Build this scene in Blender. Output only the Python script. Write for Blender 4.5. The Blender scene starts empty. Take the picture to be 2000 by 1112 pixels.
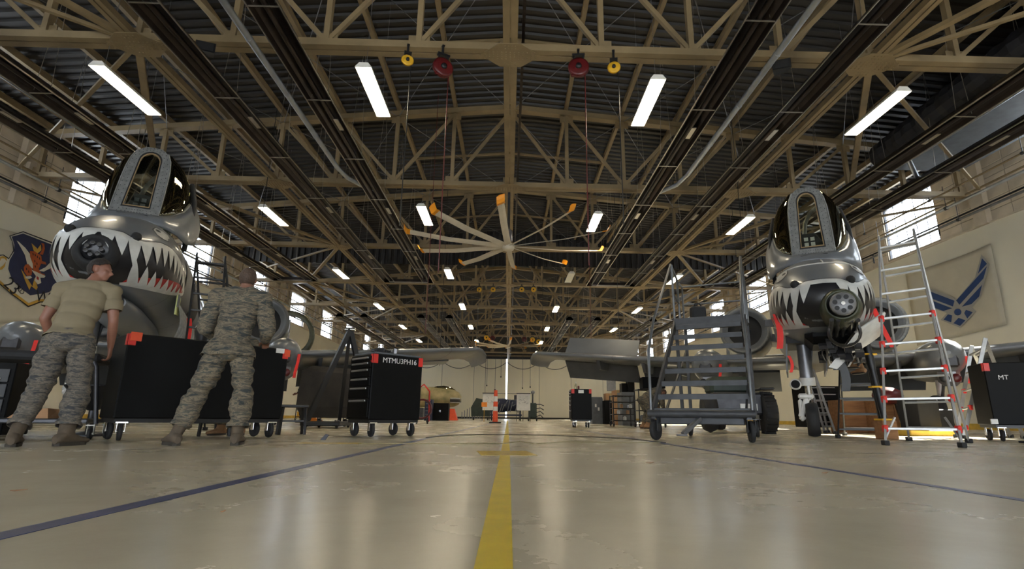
import bpy, bmesh, math, random
import numpy as np
from mathutils import Vector, Matrix, noise
random.seed(7)
R = math.radians
sc = bpy.context.scene
COL = sc.collection

# ------------------------------------------------------------------ camera, world, sun, exposure
F, PPX, PPY = 1040.0, 1023.0, 556.0
cam_d = bpy.data.cameras.new('camera'); cam = bpy.data.objects.new('camera', cam_d); COL.objects.link(cam)
cam_d.sensor_fit = 'HORIZONTAL'; cam_d.sensor_width = 36.0; cam_d.lens = 36.0*F/2000.0
cam_d.shift_x = -(PPX-1000)/2000.0
cam_d.clip_start = 0.02; cam_d.clip_end = 500
H = 0.295
cam.matrix_world = (Matrix.Translation((0, 0, H)) @ Matrix.Rotation(-0.0262, 4, 'Z')
                    @ Matrix.Rotation(R(90+13.98), 4, 'X') @ Matrix.Rotation(0.0105, 4, 'Z'))
sc.camera = cam
w = bpy.data.worlds.new('world'); sc.world = w; w.use_nodes = True
bg = w.node_tree.nodes['Background']; bg.inputs[0].default_value = (0.82, 0.9, 1.0, 1); bg.inputs[1].default_value = 7.0
sun_d = bpy.data.lights.new('sun', 'SUN'); sun = bpy.data.objects.new('sun', sun_d); COL.objects.link(sun)
sun_d.energy = 38.0; sun_d.angle = R(0.6); sun_d.color = (1, 0.95, 0.86)
sun.rotation_euler = Vector((8.9, 3.5, 7.7)).to_track_quat('Z', 'Y').to_euler()
def area(name, loc, tgt, sx, sy, power, color):
    d = bpy.data.lights.new(name, 'AREA'); d.shape = 'RECTANGLE'; d.size = sx; d.size_y = sy; d.energy = power; d.color = color
    o = bpy.data.objects.new(name, d); COL.objects.link(o); o.location = loc
    o.rotation_euler = (Vector(loc)-Vector(tgt)).to_track_quat('Z', 'Y').to_euler()
    return o
# daylight through the open hangar door behind the photographer
area('door_daylight', (0, -9.5, 2.6), (0, 10, 1.5), 22, 2.4, 260, (0.9, 0.95, 1.0))
vs = sc.view_settings; vs.view_transform = 'Standard'; vs.look = 'None'; vs.gamma = 1.0; vs.exposure = 0.85
vs.use_curve_mapping = False
sc.cycles.max_bounces = 7; sc.cycles.diffuse_bounces = 3; sc.cycles.glossy_bounces = 3
sc.cycles.transmission_bounces = 4; sc.cycles.transparent_max_bounces = 10
sc.cycles.sample_clamp_indirect = 4.0; sc.cycles.use_denoising = True
sc.cycles.caustics_reflective = False; sc.cycles.caustics_refractive = False

# a pixel of the 2000x1112 photograph -> the real point where its sight line meets a plane of the hangar
_M = cam.matrix_world.to_3x3()
def ray(px, py): return _M @ Vector(((px-PPX)/F, (PPY-py)/F, -1.0))
def at_y(px, py, Y): d = ray(px, py); t = Y/d.y; return Vector((d.x*t, Y, H+d.z*t))
def at_x(px, py, X): d = ray(px, py); t = X/d.x; return Vector((X, d.y*t, H+d.z*t))
def at_z(px, py, Z): d = ray(px, py); t = (Z-H)/d.z; return Vector((d.x*t, d.y*t, Z))

# ------------------------------------------------------------------ materials
def mat(name, col, rough=0.5, metal=0.0, var=0.15, scale=4.0, bump=0.0, col2=None, coat=0.0, detail=4.0, stretch=None, spec=None, coord='Object'):
    m = bpy.data.materials.new(name); m.use_nodes = True
    nt = m.node_tree; b = nt.nodes['Principled BSDF']; N = nt.nodes.new; L = nt.links.new
    tc = N('ShaderNodeTexCoord'); mp = N('ShaderNodeMapping'); L(tc.outputs[coord], mp.inputs[0])
    if stretch: mp.inputs['Scale'].default_value = stretch
    no = N('ShaderNodeTexNoise'); no.inputs['Scale'].default_value = scale; no.inputs['Detail'].default_value = detail
    L(mp.outputs[0], no.inputs['Vector'])
    cr = N('ShaderNodeValToRGB'); c2 = col2 or tuple(c*(1-var) for c in col)
    c1 = col if col2 else tuple(min(1, c*(1+var*0.6)) for c in col)
    cr.color_ramp.elements[0].position = 0.32; cr.color_ramp.elements[0].color = (*c2, 1)
    cr.color_ramp.elements[1].position = 0.68; cr.color_ramp.elements[1].color = (*c1, 1)
    L(no.outputs['Fac'], cr.inputs[0]); L(cr.outputs[0], b.inputs['Base Color'])
    b.inputs['Roughness'].default_value = rough; b.inputs['Metallic'].default_value = metal
    if coat: b.inputs['Coat Weight'].default_value = coat
    if spec is not None: b.inputs['Specular IOR Level'].default_value = spec
    if bump:
        bp = N('ShaderNodeBump'); bp.inputs['Strength'].default_value = bump; bp.inputs['Distance'].default_value = 0.02
        L(no.outputs['Fac'], bp.inputs['Height']); L(bp.outputs[0], b.inputs['Normal'])
    return m
def emis(name, col, s):
    m = bpy.data.materials.new(name); m.use_nodes = True; b = m.node_tree.nodes['Principled BSDF']
    b.inputs['Base Color'].default_value = (*col, 1); b.inputs['Emission Color'].default_value = (*col, 1); b.inputs['Emission Strength'].default_value = s
    return m
def glassm(name, col, gl=0.12, tcol=(0.95, 0.97, 0.96)):
    m = bpy.data.materials.new(name); m.use_nodes = True; nt = m.node_tree; nt.nodes.clear(); N = nt.nodes.new; L = nt.links.new
    o = N('ShaderNodeOutputMaterial'); mx = N('ShaderNodeMixShader'); t = N('ShaderNodeBsdfTransparent'); g = N('ShaderNodeBsdfGlossy')
    t.inputs[0].default_value = (*tcol, 1); g.inputs['Color'].default_value = (*col, 1); g.inputs['Roughness'].default_value = 0.03
    fr = N('ShaderNodeFresnel'); fr.inputs[0].default_value = 1.5; ad = N('ShaderNodeMath'); ad.operation = 'ADD'; ad.inputs[1].default_value = gl
    L(fr.outputs[0], ad.inputs[0]); L(ad.outputs[0], mx.inputs[0]); L(t.outputs[0], mx.inputs[1]); L(g.outputs[0], mx.inputs[2]); L(mx.outputs[0], o.inputs[0])
    return m
M = {}
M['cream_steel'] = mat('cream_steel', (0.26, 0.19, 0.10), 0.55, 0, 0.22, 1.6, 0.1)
M['deck'] = mat('deck', (0.024, 0.021, 0.019), 0.5, 0.0, 0.3, 0.6, 0.05)
M['duct'] = mat('duct', (0.02, 0.02, 0.024), 0.6, 0, 0.4, 2)
M['wall_cream'] = mat('wall_cream', (0.86, 0.81, 0.66), 0.7, 0, 0.06, 0.5, 0.03)
M['wall_block'] = mat('wall_block', (0.72, 0.62, 0.48), 0.8, 0, 0.16, 1.2, 0.25)
M['mortar'] = mat('mortar', (0.40, 0.34, 0.26), 0.9, 0, 0.1, 2)
M['door_cream'] = mat('door_cream', (0.88, 0.80, 0.60), 0.6, 0, 0.07, 0.4, 0.02, stretch=(1, 1, 0.2))
M['dark_gap'] = mat('dark_gap', (0.05, 0.045, 0.035), 0.9, 0, 0.2)
M['yellow_base'] = mat('yellow_base', (0.65, 0.42, 0.05), 0.6, 0, 0.2)
M['tape_yellow'] = mat('tape_yellow', (0.72, 0.50, 0.0), 0.42, 0, 0.10, 9, 0.0)
M['tape_worn'] = mat('tape_worn', (0.52, 0.34, 0.015), 0.4, 0, 0.2, 9)
M['tape_blue'] = mat('tape_blue', (0.018, 0.035, 0.13), 0.4, 0, 0.25, 9)
M['heater_dark'] = mat('heater_dark', (0.035, 0.026, 0.022), 0.35, 0.6, 0.4, 3)
M['heater_edge'] = mat('heater_edge', (0.5, 0.46, 0.40), 0.3, 0.9, 0.2, 3)
M['silver_pipe'] = mat('silver_pipe', (0.50, 0.53, 0.56), 0.4, 0.9, 0.15, 3)
M['lamp_white'] = mat('lamp_white', (0.8, 0.78, 0.72), 0.5, 0, 0.05)
M['lamp_glow'] = emis('lamp_glow', (1.0, 0.86, 0.62), 30.0)
M['black_paint'] = mat('black_paint', (0.008, 0.008, 0.009), 0.45, 0, 0.3, 3)
M['black_cart'] = mat('black_cart', (0.002, 0.002, 0.0022), 0.55, 0, 0.3, 5, spec=0.15)
M['black_matte'] = mat('black_matte', (0.012, 0.012, 0.013), 0.8, 0, 0.3, 5)
M['rubber'] = mat('rubber', (0.012, 0.012, 0.013), 0.75, 0, 0.3, 9, 0.1)
M['dark_metal'] = mat('dark_metal', (0.05, 0.05, 0.055), 0.45, 0.5, 0.3, 6)
M['grey_metal'] = mat('grey_metal', (0.22, 0.22, 0.23), 0.4, 0.6, 0.2, 6)
M['handle_metal'] = mat('handle_metal', (0.30, 0.30, 0.31), 0.35, 0.8, 0.15, 6)
M['chrome'] = mat('chrome', (0.75, 0.75, 0.74), 0.2, 1.0, 0.1, 6)
M['alu'] = mat('alu', (0.40, 0.40, 0.39), 0.42, 0.8, 0.15, 9)
M['red'] = mat('red', (0.62, 0.02, 0.012), 0.45, 0, 0.15, 6)
M['dark_red'] = mat('dark_red', (0.10, 0.005, 0.006), 0.4, 0, 0.3, 5)
M['orange_red'] = mat('orange_red', (0.75, 0.08, 0.02), 0.5, 0, 0.12, 6)
M['streamer'] = mat('streamer', (0.80, 0.02, 0.01), 0.6, 0, 0.15, 6)
M['yellow'] = mat('yellow', (0.75, 0.42, 0.02), 0.5, 0, 0.15, 6)
M['orange'] = mat('orange', (0.85, 0.25, 0.01), 0.5, 0, 0.15, 6)
M['white'] = mat('white', (0.72, 0.70, 0.66), 0.5, 0, 0.08, 6)
M['white_paint'] = mat('white_paint', (0.62, 0.61, 0.57), 0.4, 0, 0.12, 7)
M['fan_blade'] = mat('fan_blade', (0.60, 0.53, 0.41), 0.4, 0.0, 0.08, 3)
M['fan_tip'] = mat('fan_tip', (0.80, 0.30, 0.01), 0.5, 0, 0.1)
M['hull'] = mat('hull', (0.125, 0.135, 0.147), 0.36, 0, 0.14, 1.2, 0.02, coat=0.25)
M['hull_dark'] = mat('hull_dark', (0.075, 0.078, 0.082), 0.5, 0, 0.2, 2, 0.02)
M['inlet_black'] = mat('inlet_black', (0.006, 0.006, 0.006), 0.6, 0, 0.2)
M['mouth_black'] = mat('mouth_black', (0.010, 0.010, 0.012), 0.4, 0, 0.3)
M['tooth_white'] = mat('tooth_white', (0.52, 0.52, 0.49), 0.4, 0, 0.14, 6)
M['gum_red'] = mat('gum_red', (0.40, 0.022, 0.018), 0.45, 0, 0.15, 6)
M['frame_grey'] = mat('frame_grey', (0.20, 0.205, 0.20), 0.5, 0.2, 0.25, 14, 0.05)
M['glass'] = glassm('glass', (0.9, 0.9, 0.85), 0.03, (0.88, 0.90, 0.85))
M['glass_side'] = glassm('glass_side', (0.95, 0.9, 0.7), 0.10, (0.74, 0.74, 0.62))
def clear(name):
    m = bpy.data.materials.new(name); m.use_nodes = True; nt = m.node_tree; nt.nodes.clear(); N = nt.nodes.new; L = nt.links.new
    o = N('ShaderNodeOutputMaterial'); mx = N('ShaderNodeMixShader'); t = N('ShaderNodeBsdfTransparent'); g = N('ShaderNodeBsdfGlossy')
    t.inputs[0].default_value = (0.97, 0.98, 0.98, 1); g.inputs['Roughness'].default_value = 0.05; mx.inputs[0].default_value = 0.04
    L(t.outputs[0], mx.inputs[1]); L(g.outputs[0], mx.inputs[2]); L(mx.outputs[0], o.inputs[0]); return m
M['pane'] = clear('pane')
M['bronze_seal'] = mat('bronze_seal', (0.35, 0.24, 0.12), 0.5, 0.3, 0.2)
M['zinc_green'] = mat('zinc_green', (0.05, 0.055, 0.03), 0.4, 0.2, 0.4, 7)
M['gun_metal'] = mat('gun_metal', (0.10, 0.10, 0.105), 0.3, 0.9, 0.3, 9)
M['muzzle'] = mat('muzzle', (0.20, 0.20, 0.205), 0.5, 0.5, 0.25, 9)
M['wood'] = mat('wood', (0.30, 0.14, 0.055), 0.7, 0, 0.25, 3, 0.1, stretch=(1, 6, 6))
M['cardboard'] = mat('cardboard', (0.36, 0.20, 0.10), 0.85, 0, 0.15, 3)
M['case_grey'] = mat('case_grey', (0.10, 0.11, 0.125), 0.6, 0, 0.2, 4)
M['navy'] = mat('navy', (0.012, 0.018, 0.05), 0.5, 0, 0.3, 4)
M['green_dark'] = mat('green_dark', (0.02, 0.035, 0.025), 0.5, 0, 0.3, 4)
M['tarp'] = mat('tarp', (0.035, 0.03, 0.025), 0.85, 0, 0.3, 3, 0.3)
M['camo_tan'] = mat('camo_tan', (0.42, 0.33, 0.17), 0.6, 0, 0, 1.6, 0, col2=(0.16, 0.15, 0.06))
M['camo_rose'] = mat('camo_rose', (0.42, 0.27, 0.20), 0.6, 0, 0.1, 2)
M['banner'] = mat('banner', (0.60, 0.55, 0.43), 0.85, 0, 0.05, 2, 0.05)
M['banner_blue'] = mat('banner_blue', (0.020, 0.055, 0.17), 0.8, 0, 0.1, 4)
M['banner_navy'] = mat('banner_navy', (0.022, 0.028, 0.075), 0.8, 0, 0.1, 4)
M['banner_grey'] = mat('banner_grey', (0.36, 0.35, 0.33), 0.8, 0, 0.05, 4)
M['banner_white'] = mat('banner_white', (0.66, 0.62, 0.52), 0.8, 0, 0.05, 4)
M['banner_gold'] = mat('banner_gold', (0.55, 0.32, 0.05), 0.8, 0, 0.1, 4)
M['banner_orange'] = mat('banner_orange', (0.42, 0.09, 0.02), 0.8, 0, 0.1, 4)
M['skin'] = mat('skin', (0.22, 0.095, 0.06), 0.55, 0, 0.1, 10)
M['skin_dark'] = mat('skin_dark', (0.20, 0.09, 0.055), 0.55, 0, 0.1, 10)
M['hair'] = mat('hair', (0.018, 0.012, 0.009), 0.7, 0, 0.4, 60, 0.6)
M['hair_short'] = mat('hair_short', (0.06, 0.035, 0.022), 0.75, 0, 0.35, 60, 0.4)
M['tshirt'] = mat('tshirt', (0.19, 0.155, 0.095), 0.9, 0, 0.06, 7, 0.15)
M['boot'] = mat('boot', (0.085, 0.062, 0.04), 0.85, 0, 0.25, 12, 0.3)
M['boot_tan'] = mat('boot_tan', (0.30, 0.16, 0.075), 0.85, 0, 0.2, 12, 0.3)
M['sole'] = mat('sole', (0.035, 0.028, 0.02), 0.8, 0, 0.2, 12)
M['sock'] = mat('sock', (0.10, 0.085, 0.065), 0.9, 0, 0.1, 12)
M['dark_cloth'] = mat('dark_cloth', (0.012, 0.013, 0.018), 0.9, 0, 0.3, 6, 0.1)
def camo(name, a, b, c, d, sc_=10.0):
    m = bpy.data.materials.new(name); m.use_nodes = True; nt = m.node_tree; bs = nt.nodes['Principled BSDF']; N = nt.nodes.new; L = nt.links.new
    tc = N('ShaderNodeTexCoord'); mp = N('ShaderNodeMapping'); mp.inputs['Scale'].default_value = (1, 1, 3.6); mp.inputs['Rotation'].default_value = (0.15, 0.12, 0)
    L(tc.outputs['Object'], mp.inputs[0])
    no = N('ShaderNodeTexNoise'); no.inputs['Scale'].default_value = sc_; no.inputs['Detail'].default_value = 5; no.inputs['Roughness'].default_value = 0.62; no.inputs['Distortion'].default_value = 0.6
    L(mp.outputs[0], no.inputs['Vector'])
    cr = N('ShaderNodeValToRGB'); cr.color_ramp.interpolation = 'CONSTANT'; e = cr.color_ramp.elements
    e[0].position = 0; e[0].color = (*a, 1); e[1].position = 0.42; e[1].color = (*b, 1)
    x = e.new(0.50); x.color = (*c, 1); x = e.new(0.57); x.color = (*d, 1); x = e.new(0.64); x.color = (*b, 1)
    L(no.outputs['Fac'], cr.inputs[0]); L(cr.outputs[0], bs.inputs['Base Color']); bs.inputs['Roughness'].default_value = 0.92
    return m
M['camo'] = camo('camo', (0.03, 0.035, 0.033), (0.085, 0.072, 0.052), (0.16, 0.128, 0.083), (0.055, 0.058, 0.048), 8.0)
M['camo_dark'] = camo('camo_dark', (0.035, 0.036, 0.038), (0.085, 0.075, 0.062), (0.14, 0.118, 0.09), (0.055, 0.056, 0.054))
def floor_mat():
    m = bpy.data.materials.new('floor_coating'); m.use_nodes = True; nt = m.node_tree; b = nt.nodes['Principled BSDF']; N = nt.nodes.new; L = nt.links.new
    tc = N('ShaderNodeTexCoord'); n1 = N('ShaderNodeTexNoise'); n1.inputs['Scale'].default_value = 1.1; n1.inputs['Detail'].default_value = 8; n1.inputs['Roughness'].default_value = 0.6
    L(tc.outputs['Object'], n1.inputs['Vector'])
    cr = N('ShaderNodeValToRGB'); cr.color_ramp.elements[0].position = 0.3; cr.color_ramp.elements[0].color = (0.535, 0.478, 0.352, 1)
    cr.color_ramp.elements[1].position = 0.7; cr.color_ramp.elements[1].color = (0.595, 0.535, 0.395, 1); L(n1.outputs['Fac'], cr.inputs[0])
    n2 = N('ShaderNodeTexNoise'); n2.inputs['Scale'].default_value = 120; n2.inputs['Detail'].default_value = 3; L(tc.outputs['Object'], n2.inputs['Vector'])
    vo = N('ShaderNodeTexVoronoi'); vo.inputs['Scale'].default_value = 2.3; L(tc.outputs['Object'], vo.inputs['Vector'])
    sp = N('ShaderNodeValToRGB'); sp.color_ramp.elements[0].position = 0.012; sp.color_ramp.elements[0].color = (0.45, 0.35, 0.25, 1); sp.color_ramp.elements[1].position = 0.022; sp.color_ramp.elements[1].color = (1, 1, 1, 1)
    L(vo.outputs['Distance'], sp.inputs[0])
    mx = N('ShaderNodeMix'); mx.data_type = 'RGBA'; mx.blend_type = 'MULTIPLY'; mx.inputs[0].default_value = 1; L(cr.outputs[0], mx.inputs[6]); L(sp.outputs[0], mx.inputs[7])
    L(mx.outputs[2], b.inputs['Base Color'])
    rr = N('ShaderNodeMapRange'); rr.inputs[3].default_value = 0.17; rr.inputs[4].default_value = 0.36; L(n1.outputs['Fac'], rr.inputs[0]); L(rr.outputs[0], b.inputs['Roughness'])
    n3 = N('ShaderNodeTexNoise'); n3.inputs['Scale'].default_value = 7; n3.inputs['Detail'].default_value = 4; L(tc.outputs['Object'], n3.inputs['Vector'])
    bp = N('ShaderNodeBump'); bp.inputs['Strength'].default_value = 0.12; bp.inputs['Distance'].default_value = 0.012; L(n3.outputs['Fac'], bp.inputs['Height']); L(bp.outputs[0], b.inputs['Normal'])
    b.inputs['Specular IOR Level'].default_value = 0.40
    return m
M['floor'] = floor_mat()

# ------------------------------------------------------------------ mesh helpers
class MB:
    def __init__(s): s.v = []; s.f = []; s.sm = []
    def add(s, vs_, fs, smooth=False):
        n = len(s.v); s.v += [tuple(v) for v in vs_]; s.f += [tuple(i+n for i in f) for f in fs]; s.sm += [smooth]*len(fs); return s
    def box(s, c, d, rot=None, bev=0.0):
        cx, cy, cz = c; x, y, z = d[0]/2, d[1]/2, d[2]/2
        if bev > 0:
            b = min(bev, x*.9, y*.9, z*.9); P = []
            for sx in (-1, 1):
                for sy in (-1, 1):
                    for sz in (-1, 1):
                        P += [(sx*(x-b), sy*(y-b), sz*z), (sx*(x-b), sy*y, sz*(z-b)), (sx*x, sy*(y-b), sz*(z-b))]
            ix = lambda a, b_, c_, k: ((a*2+b_)*2+c_)*3+k
            Fs = []
            for c_ in (0, 1): q = [ix(0,0,c_,0), ix(1,0,c_,0), ix(1,1,c_,0), ix(0,1,c_,0)]; Fs.append(q if c_ else q[::-1])
            for b_ in (0, 1): q = [ix(0,b_,0,1), ix(1,b_,0,1), ix(1,b_,1,1), ix(0,b_,1,1)]; Fs.append(q[::-1] if b_ else q)
            for a in (0, 1): q = [ix(a,0,0,2), ix(a,1,0,2), ix(a,1,1,2), ix(a,0,1,2)]; Fs.append(q if a else q[::-1])
            for b_ in (0, 1):
                for c_ in (0, 1): q = [ix(0,b_,c_,0), ix(1,b_,c_,0), ix(1,b_,c_,1), ix(0,b_,c_,1)]; Fs.append(q if b_ == c_ else q[::-1])
            for a in (0, 1):
                for c_ in (0, 1): q = [ix(a,0,c_,0), ix(a,1,c_,0), ix(a,1,c_,2), ix(a,0,c_,2)]; Fs.append(q[::-1] if a == c_ else q)
            for a in (0, 1):
                for b_ in (0, 1): q = [ix(a,b_,0,1), ix(a,b_,1,1), ix(a,b_,1,2), ix(a,b_,0,2)]; Fs.append(q[::-1] if a != b_ else q)
            for a in (0, 1):
                for b_ in (0, 1):
                    for c_ in (0, 1): q = [ix(a,b_,c_,0), ix(a,b_,c_,1), ix(a,b_,c_,2)]; Fs.append(q if (a+b_+c_) % 2 == 0 else q[::-1])
        else:
            P = [(-x,-y,-z),(x,-y,-z),(x,y,-z),(-x,y,-z),(-x,-y,z),(x,-y,z),(x,y,z),(-x,y,z)]
            Fs = [(3,2,1,0),(4,5,6,7),(0,1,5,4),(1,2,6,5),(2,3,7,6),(3,0,4,7)]
        if rot is not None: P = [rot @ Vector(p) for p in P]
        return s.add([(p[0]+cx, p[1]+cy, p[2]+cz) for p in P], Fs)
    def bar(s, p, q, w, h=None, up=(0, 0, 1), bev=0.0):
        p, q = Vector(p), Vector(q); h = w if h is None else h; d = q-p; L_ = d.length
        if L_ < 1e-6: return s
        y = d.normalized(); x = y.cross(Vector(up))
        if x.length < 1e-3: x = y.cross(Vector((1, 0, 0)))
        x.normalize(); z = x.cross(y)
        return s.box((p+q)/2, (w, L_, h), Matrix((x, y, z)).transposed(), bev)
    def tube(s, pts, r, n=8, caps=True, smooth=True):
        pts = [Vector(p) for p in pts]; rs = r if isinstance(r, (list, tuple)) else [r]*len(pts)
        V = []; prev = None
        for i, p in enumerate(pts):
            d = (pts[min(i+1, len(pts)-1)]-pts[max(i-1, 0)]).normalized()
            if prev is None: a = d.orthogonal().normalized()
            else:
                a = prev-d*prev.dot(d)
                a = a.normalized() if a.length > 1e-5 else d.orthogonal().normalized()
            prev = a; b = d.cross(a)
            for k in range(n):
                t = 2*math.pi*k/n; V.append(p+(a*math.cos(t)+b*math.sin(t))*rs[i])
        Fs = []
        for i in range(len(pts)-1):
            for k in range(n):
                k2 = (k+1) % n; Fs.append((i*n+k, i*n+k2, (i+1)*n+k2, (i+1)*n+k))
        s.add(V, Fs, smooth)
        if caps:
            m = len(pts)-1
            s.add(V[:n], [tuple(range(n))[::-1]]); s.add(V[m*n:], [tuple(range(n))])
        return s
    def lathe(s, prof, n=16, c=(0, 0, 0), axis='Z', smooth=True, caps=True):
        V = []
        for (r, z) in prof:
            for k in range(n):
                t = 2*math.pi*k/n; a, b = r*math.cos(t), r*math.sin(t)
                V.append({'Z': (a, b, z), 'Y': (b, z, a), 'X': (z, a, b)}[axis])
        V = [(v[0]+c[0], v[1]+c[1], v[2]+c[2]) for v in V]
        Fs = [(i*n+k, i*n+(k+1) % n, (i+1)*n+(k+1) % n, (i+1)*n+k) for i in range(len(prof)-1) for k in range(n)]
        s.add(V, Fs, smooth)
        if not caps: return s
        if prof[0][0] > 1e-4: s.add(V[:n], [tuple(range(n))[::-1]])
        if prof[-1][0] > 1e-4: s.add(V[-n:], [tuple(range(n))])
        return s
    def ell(s, c, r, n=14, m=9, rot=None):
        V = []
        for i in range(m+1):
            ph = math.pi*i/m
            for k in range(n):
                t = 2*math.pi*k/n; p = Vector((r[0]*math.sin(ph)*math.cos(t), r[1]*math.sin(ph)*math.sin(t), -r[2]*math.cos(ph)))
                if rot is not None: p = rot @ p
                V.append(p+Vector(c))
        Fs = [(i*n+k, i*n+(k+1) % n, (i+1)*n+(k+1) % n, (i+1)*n+k) for i in range(m) for k in range(n)]
        return s.add(V, Fs, True)
    def prism(s, pts, nrm, th):
        pts = [Vector(p) for p in pts]; nrm = Vector(nrm)
        n = len(pts); V = pts+[p+nrm*th for p in pts]
        a = sum(((pts[i]-pts[0]).cross(pts[(i+1) % n]-pts[0]) for i in range(n)), Vector())
        fl = a.dot(nrm) > 0
        fs = [tuple(range(n))[::-1] if fl else tuple(range(n)), tuple(range(n, 2*n)) if fl else tuple(range(n, 2*n))[::-1]]
        for i in range(n):
            j = (i+1) % n; q = (i, j, n+j, n+i); fs.append(q if fl else q[::-1])
        return s.add(V, fs)
    def loft(s, rings, close=True, caps=True, smooth=True):
        n = len(rings[0]); V = [v for r in rings for v in r]; Fs = []
        for i in range(len(rings)-1):
            for k in range(n if close else n-1):
                k2 = (k+1) % n; Fs.append((i*n+k, i*n+k2, (i+1)*n+k2, (i+1)*n+k))
        s.add(V, Fs, smooth)
        if caps and close:
            s.add(rings[0], [tuple(range(n))[::-1]]); s.add(rings[-1], [tuple(range(n))])
        return s
    def mesh(s, name, m):
        me = bpy.data.meshes.new(name); me.from_pydata(s.v, [], s.f); me.update()
        me.polygons.foreach_set('use_smooth', s.sm)
        me.materials.append(M[m] if isinstance(m, str) else m)
        return me
    def build(s, name, m, parent=None):
        return link(name, s.mesh(name, m), parent)
def link(name, me, parent=None):
    o = bpy.data.objects.new(name, me); COL.objects.link(o)
    if parent is not None: o.parent = parent
    return o
def tag(o, label, cat, group=None, kind=None):
    if label: o['label'] = label
    if cat: o['category'] = cat
    if group: o['group'] = group
    if kind: o['kind'] = kind
    return o
def struct(o, label=None):
    o['kind'] = 'structure'
    if label: o['label'] = label
    return o
def thing(name, label, cat, loc=(0, 0, 0), rz=0.0, group=None):
    o = bpy.data.objects.new(name, None); COL.objects.link(o); o.location = loc; o.rotation_euler = (0, 0, rz)
    o.empty_display_size = 0.2
    return tag(o, label, cat, group)
def kids(o): return [c for c in COL.objects if c.parent == o]
def dup(o, label, loc=None, rz=None, children=None, parent=None):
    c = o.copy(); COL.objects.link(c)
    if label: c['label'] = label
    if loc is not None: c.location = loc
    if rz is not None: c.rotation_euler = (0, 0, rz)
    for ch in o.children:
        d = ch.copy(); COL.objects.link(d); d.parent = c
        for g in ch.children:
            e = g.copy(); COL.objects.link(e); e.parent = d
    return c
ORD = ['first', 'second', 'third', 'fourth', 'fifth', 'sixth', 'seventh', 'eighth', 'ninth', 'tenth', 'eleventh', 'twelfth']
def text(body, size, loc, rot, m, name, parent, ext=0.001, sx=1.0, off=0.0):
    cu = bpy.data.curves.new(name, 'FONT'); cu.body = body; cu.size = size; cu.extrude = ext; cu.align_x = 'CENTER'; cu.align_y = 'CENTER'; cu.offset = off
    t = bpy.data.objects.new('tmp', cu); COL.objects.link(t)
    bpy.context.view_layer.update()
    me = bpy.data.meshes.new_from_object(t.evaluated_get(bpy.context.evaluated_depsgraph_get())); bpy.data.objects.remove(t)
    me.materials.clear(); me.materials.append(M[m])
    o = link(name, me, parent); o.location = loc; o.rotation_euler = rot; o.scale = (sx, 1, 1)
    return o
# ------------------------------------------------------------------ the hangar shell
WX = 18.0; YB = 79.8; Y0 = -10.0
D = 7.62; TY = [10.95+D*i for i in range(9)]; CH = 8.63; RX = -0.09
NODE = 2.17
def top_z(x): return 11.9-0.09*abs(x)
def deck_z(x): return 12.42-0.09*abs(x)
fl = MB().box((0, (YB+Y0)/2, -0.1), (2*WX+1, YB-Y0+1, 0.2)).build('floor', 'floor'); struct(fl, 'glossy beige coated concrete hangar floor')
# corrugated roof deck, ribs across the hangar
b = MB(); P = 0.36; y = Y0; prof = []
while y < YB+0.3:
    prof += [(y, 0), (y+P*0.42, 0), (y+P*0.52, 0.075), (y+P*0.9, 0.075)]; y += P
V = []; 
for (yy, dz) in prof:
    V += [(-WX-0.3, yy, deck_z(WX)+dz), (RX, yy, deck_z(0)+dz), (WX+0.3, yy, deck_z(WX)+dz)]
b.add(V, [(3*i+k, 3*i+k+1, 3*i+k+4, 3*i+k+3) for i in range(len(prof)-1) for k in (0, 1)])
struct(b.build('ceiling', 'deck'), 'dark corrugated metal roof deck')
# side walls: painted lower wall, block upper wall with windows
SILL, HEAD, BAND = 7.75, 10.25, 7.55
WIN_Y = [14.76+D*i for i in range(-2, 9)]; WW = 3.1
def side_wall(sx, side):
    X = sx*(WX+0.25)
    root = thing('wall_'+side, None, None); root['kind'] = 'structure'; root['label'] = 'side wall with cream paint below and beige blocks above'
    lo = MB().box((sx*(WX+0.2), (YB+Y0)/2, BAND/2), (0.4, YB-Y0, BAND)).build('painted_panel', 'wall_cream', root)
    led = MB().box((sx*(WX-0.02), (YB+Y0)/2, BAND+0.03), (0.1, YB-Y0, 0.06)).build('ledge', 'wall_block', root)
    up = MB(); ys = [Y0]
    for wy in WIN_Y: ys += [wy-WW/2, wy+WW/2]
    ys.append(YB)
    for i in range(0, len(ys)-1, 2):
        a, c = ys[i], ys[i+1]
        if c > a: up.box((sx*(WX+0.25), (a+c)/2, (BAND+10.9)/2), (0.3, c-a, 10.9-BAND))
    for wy in WIN_Y:
        up.box((sx*(WX+0.25), wy, (BAND+SILL)/2), (0.3, WW, SILL-BAND)); up.box((sx*(WX+0.25), wy, (HEAD+10.9)/2), (0.3, WW, 10.9-HEAD))
    up.build('wall_backing', 'mortar', root)
    # blocks proud of the backing, between the windows
    bm_ = MB().box((0, 0, 0), (0.05, 1.12, 0.40), None, 0.012).mesh('block', 'wall_block')
    n = 0
    for i in range(0, len(ys)-1, 2):
        a, c = ys[i]+0.05, ys[i+1]-0.05
        if c < 8 or a > 62: continue
        k = max(1, round((c-a)/1.15)); st = (c-a)/k
        for r_ in range(6):
            for j in range(k):
                if n >= 280: break
                o = link('block', bm_, root); o.location = (sx*(WX+0.10), a+st*(j+0.5), BAND+0.27+r_*0.43); o.scale = (1, st/1.15, 1); n += 1
    return root
side_wall(-1, 'left'); side_wall(1, 'right')
wf = MB(); z0, z1 = SILL, HEAD
for yy in (-WW/2, WW/2): wf.box((0, yy, (z0+z1)/2), (0.1, 0.07, z1-z0))
for zz in (z0, z1): wf.box((0, 0, zz), (0.12, WW, 0.07))
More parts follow.
